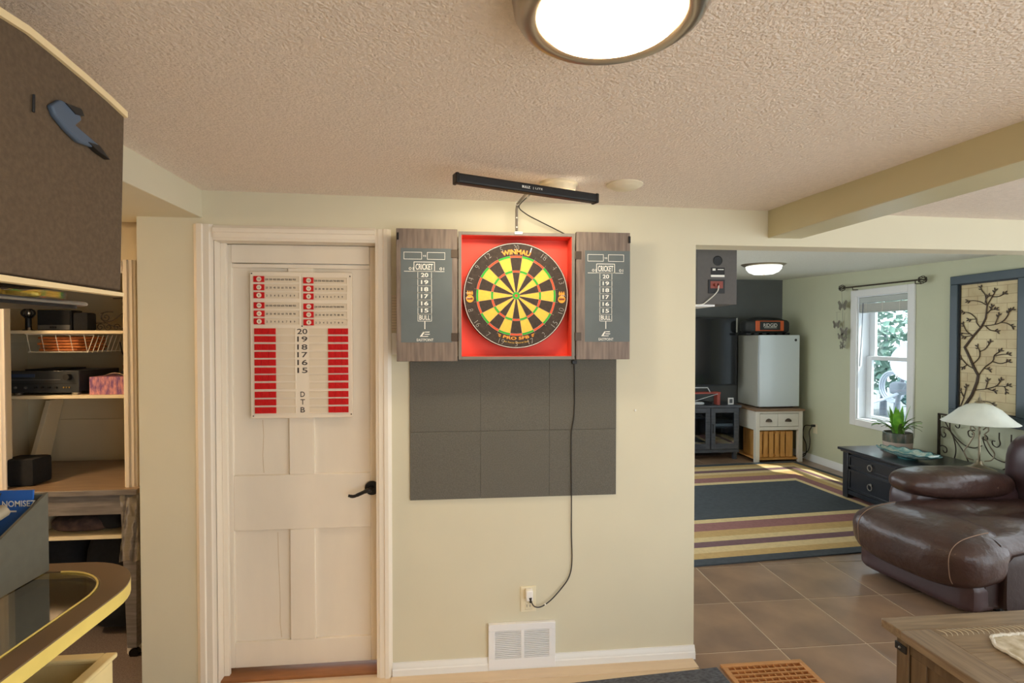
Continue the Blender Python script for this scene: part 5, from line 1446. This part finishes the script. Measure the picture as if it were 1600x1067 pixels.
MB().tube([(2.74, 6.1, .69), (3.12, 6.1, .8)], .004, 6).build('brace', 'stuff_white', rt_)
MB().tube([(2.76, 6.12, .822), (2.80, 6.12, .875), (3.0, 6.12, .875), (3.03, 6.12, .822)], .007, 6).build('rail', 'stuff_white', rt_)
tag(MB().rbox((2.87, 6.13, .684), (.09, .04, .02), 3, 6).build('silver_trinket', 'stuff_white', None), 'small silver trinket under the red ornament', 'trinket')
cf = T('photo_frame', 'small white picture frame standing on the television stand', 'photo frame', (3.31, 6.15, .664))
B('frame', 'plate_white', cf, 3.275, 3.345, 6.14, 6.152, .664, .745, .002); B('picture', 'receiver_grey', cf, 3.29, 3.33, 6.138, 6.141, .68, .73)

# hanging speaker and living room ceiling light
hs_ = T('wall_speaker', 'dark box speaker seen from behind under the opening header', 'speaker', (1.33, 2.62, 1.65))
B('cabinet', 'speaker_grey', hs_, 1.222, 1.440, 2.62, 2.86, 1.655, 1.975, .003)
MB().lathe([(.0001, .0), (.021, -.001), (.022, -.003), (.025, -.002), (.026, 0)], (1.335, 2.62, 1.882), 24, 'y').build('bass_port', 'black', hs_)
lb_ = B('label', 'black_metal', hs_, 1.298, 1.372, 2.6185, 2.6205, 1.80, 1.846)
B('barcode', 'print_white', lb_, 1.297, 1.371, 2.6175, 2.619, 1.797, 1.808)
B('logo_mark', 'print_white', lb_, 1.306, 1.322, 2.6175, 2.619, 1.830, 1.841); B('print_line', 'print_white', lb_, 1.334, 1.366, 2.6175, 2.619, 1.834, 1.838)
tc_ = B('terminal_cup', 'black', hs_, 1.283, 1.373, 2.6165, 2.621, 1.712, 1.783, .001)
B('cup_recess', 'speaker_red', tc_, 1.294, 1.362, 2.6155, 2.618, 1.738, 1.775)
for x in (1.318, 1.338): MB().lathe([(.0001, -.014), (.007, -.014), (.007, 0)], (x, 2.616, 1.755), 12, 'y').build('terminal', 'speaker_red', tc_)
MB().tube(curve([(1.333, 2.604, 1.752), (1.326, 2.60, 1.725), (1.305, 2.60, 1.70), (1.27, 2.61, 1.668), (1.25, 2.615, 1.655), (1.20, 2.615, 1.652), (1.07, 2.6, 1.65)]), .0028, 6).build('speaker_wire', 'cord_white', hs_)
B('wall_bracket', 'black_metal', hs_, 1.05, 1.222, 2.74, 2.78, 1.80, 1.84)
B('bracket_plate', 'plate_white', hs_, 1.05, 1.33, 2.64, 2.84, 1.645, 1.655)
ll = T('dome_light', 'frosted dome ceiling light in the living room', 'ceiling light', (2.83, 4.75, 2.06))
lzc = zl(4.75); lp = (2.80, 4.62, 0)
MB().lathe([(.0001, lzc + .004), (.195, lzc + .004), (.196, lzc - .008), (.175, lzc - .022), (.155, lzc - .03), (.0001, lzc - .03)], lp, 48).build('rim', 'lamp_metal', ll)
MB().lathe([(.158, lzc - .026), (.148, lzc - .05), (.125, lzc - .078), (.08, lzc - .098), (.03, lzc - .106), (.0001, lzc - .107)], lp, 48).build('dome', 'frosted', ll, smooth=60)
mb = MB()
for k in range(36):
    a = 2 * PI * k / 36
    mb.tube([(lp[0] + r * math.cos(a), lp[1] + r * math.sin(a), lzc - h) for r, h in ((.15, .05), (.127, .079), (.082, .099))], .002, 4)
mb.build('fluting', 'frosted', ll)
MB().lathe([(.0001, lzc - .104), (.01, lzc - .106), (.008, lzc - .116), (.0001, lzc - .118)], lp, 12).build('finial', 'lamp_metal', ll)
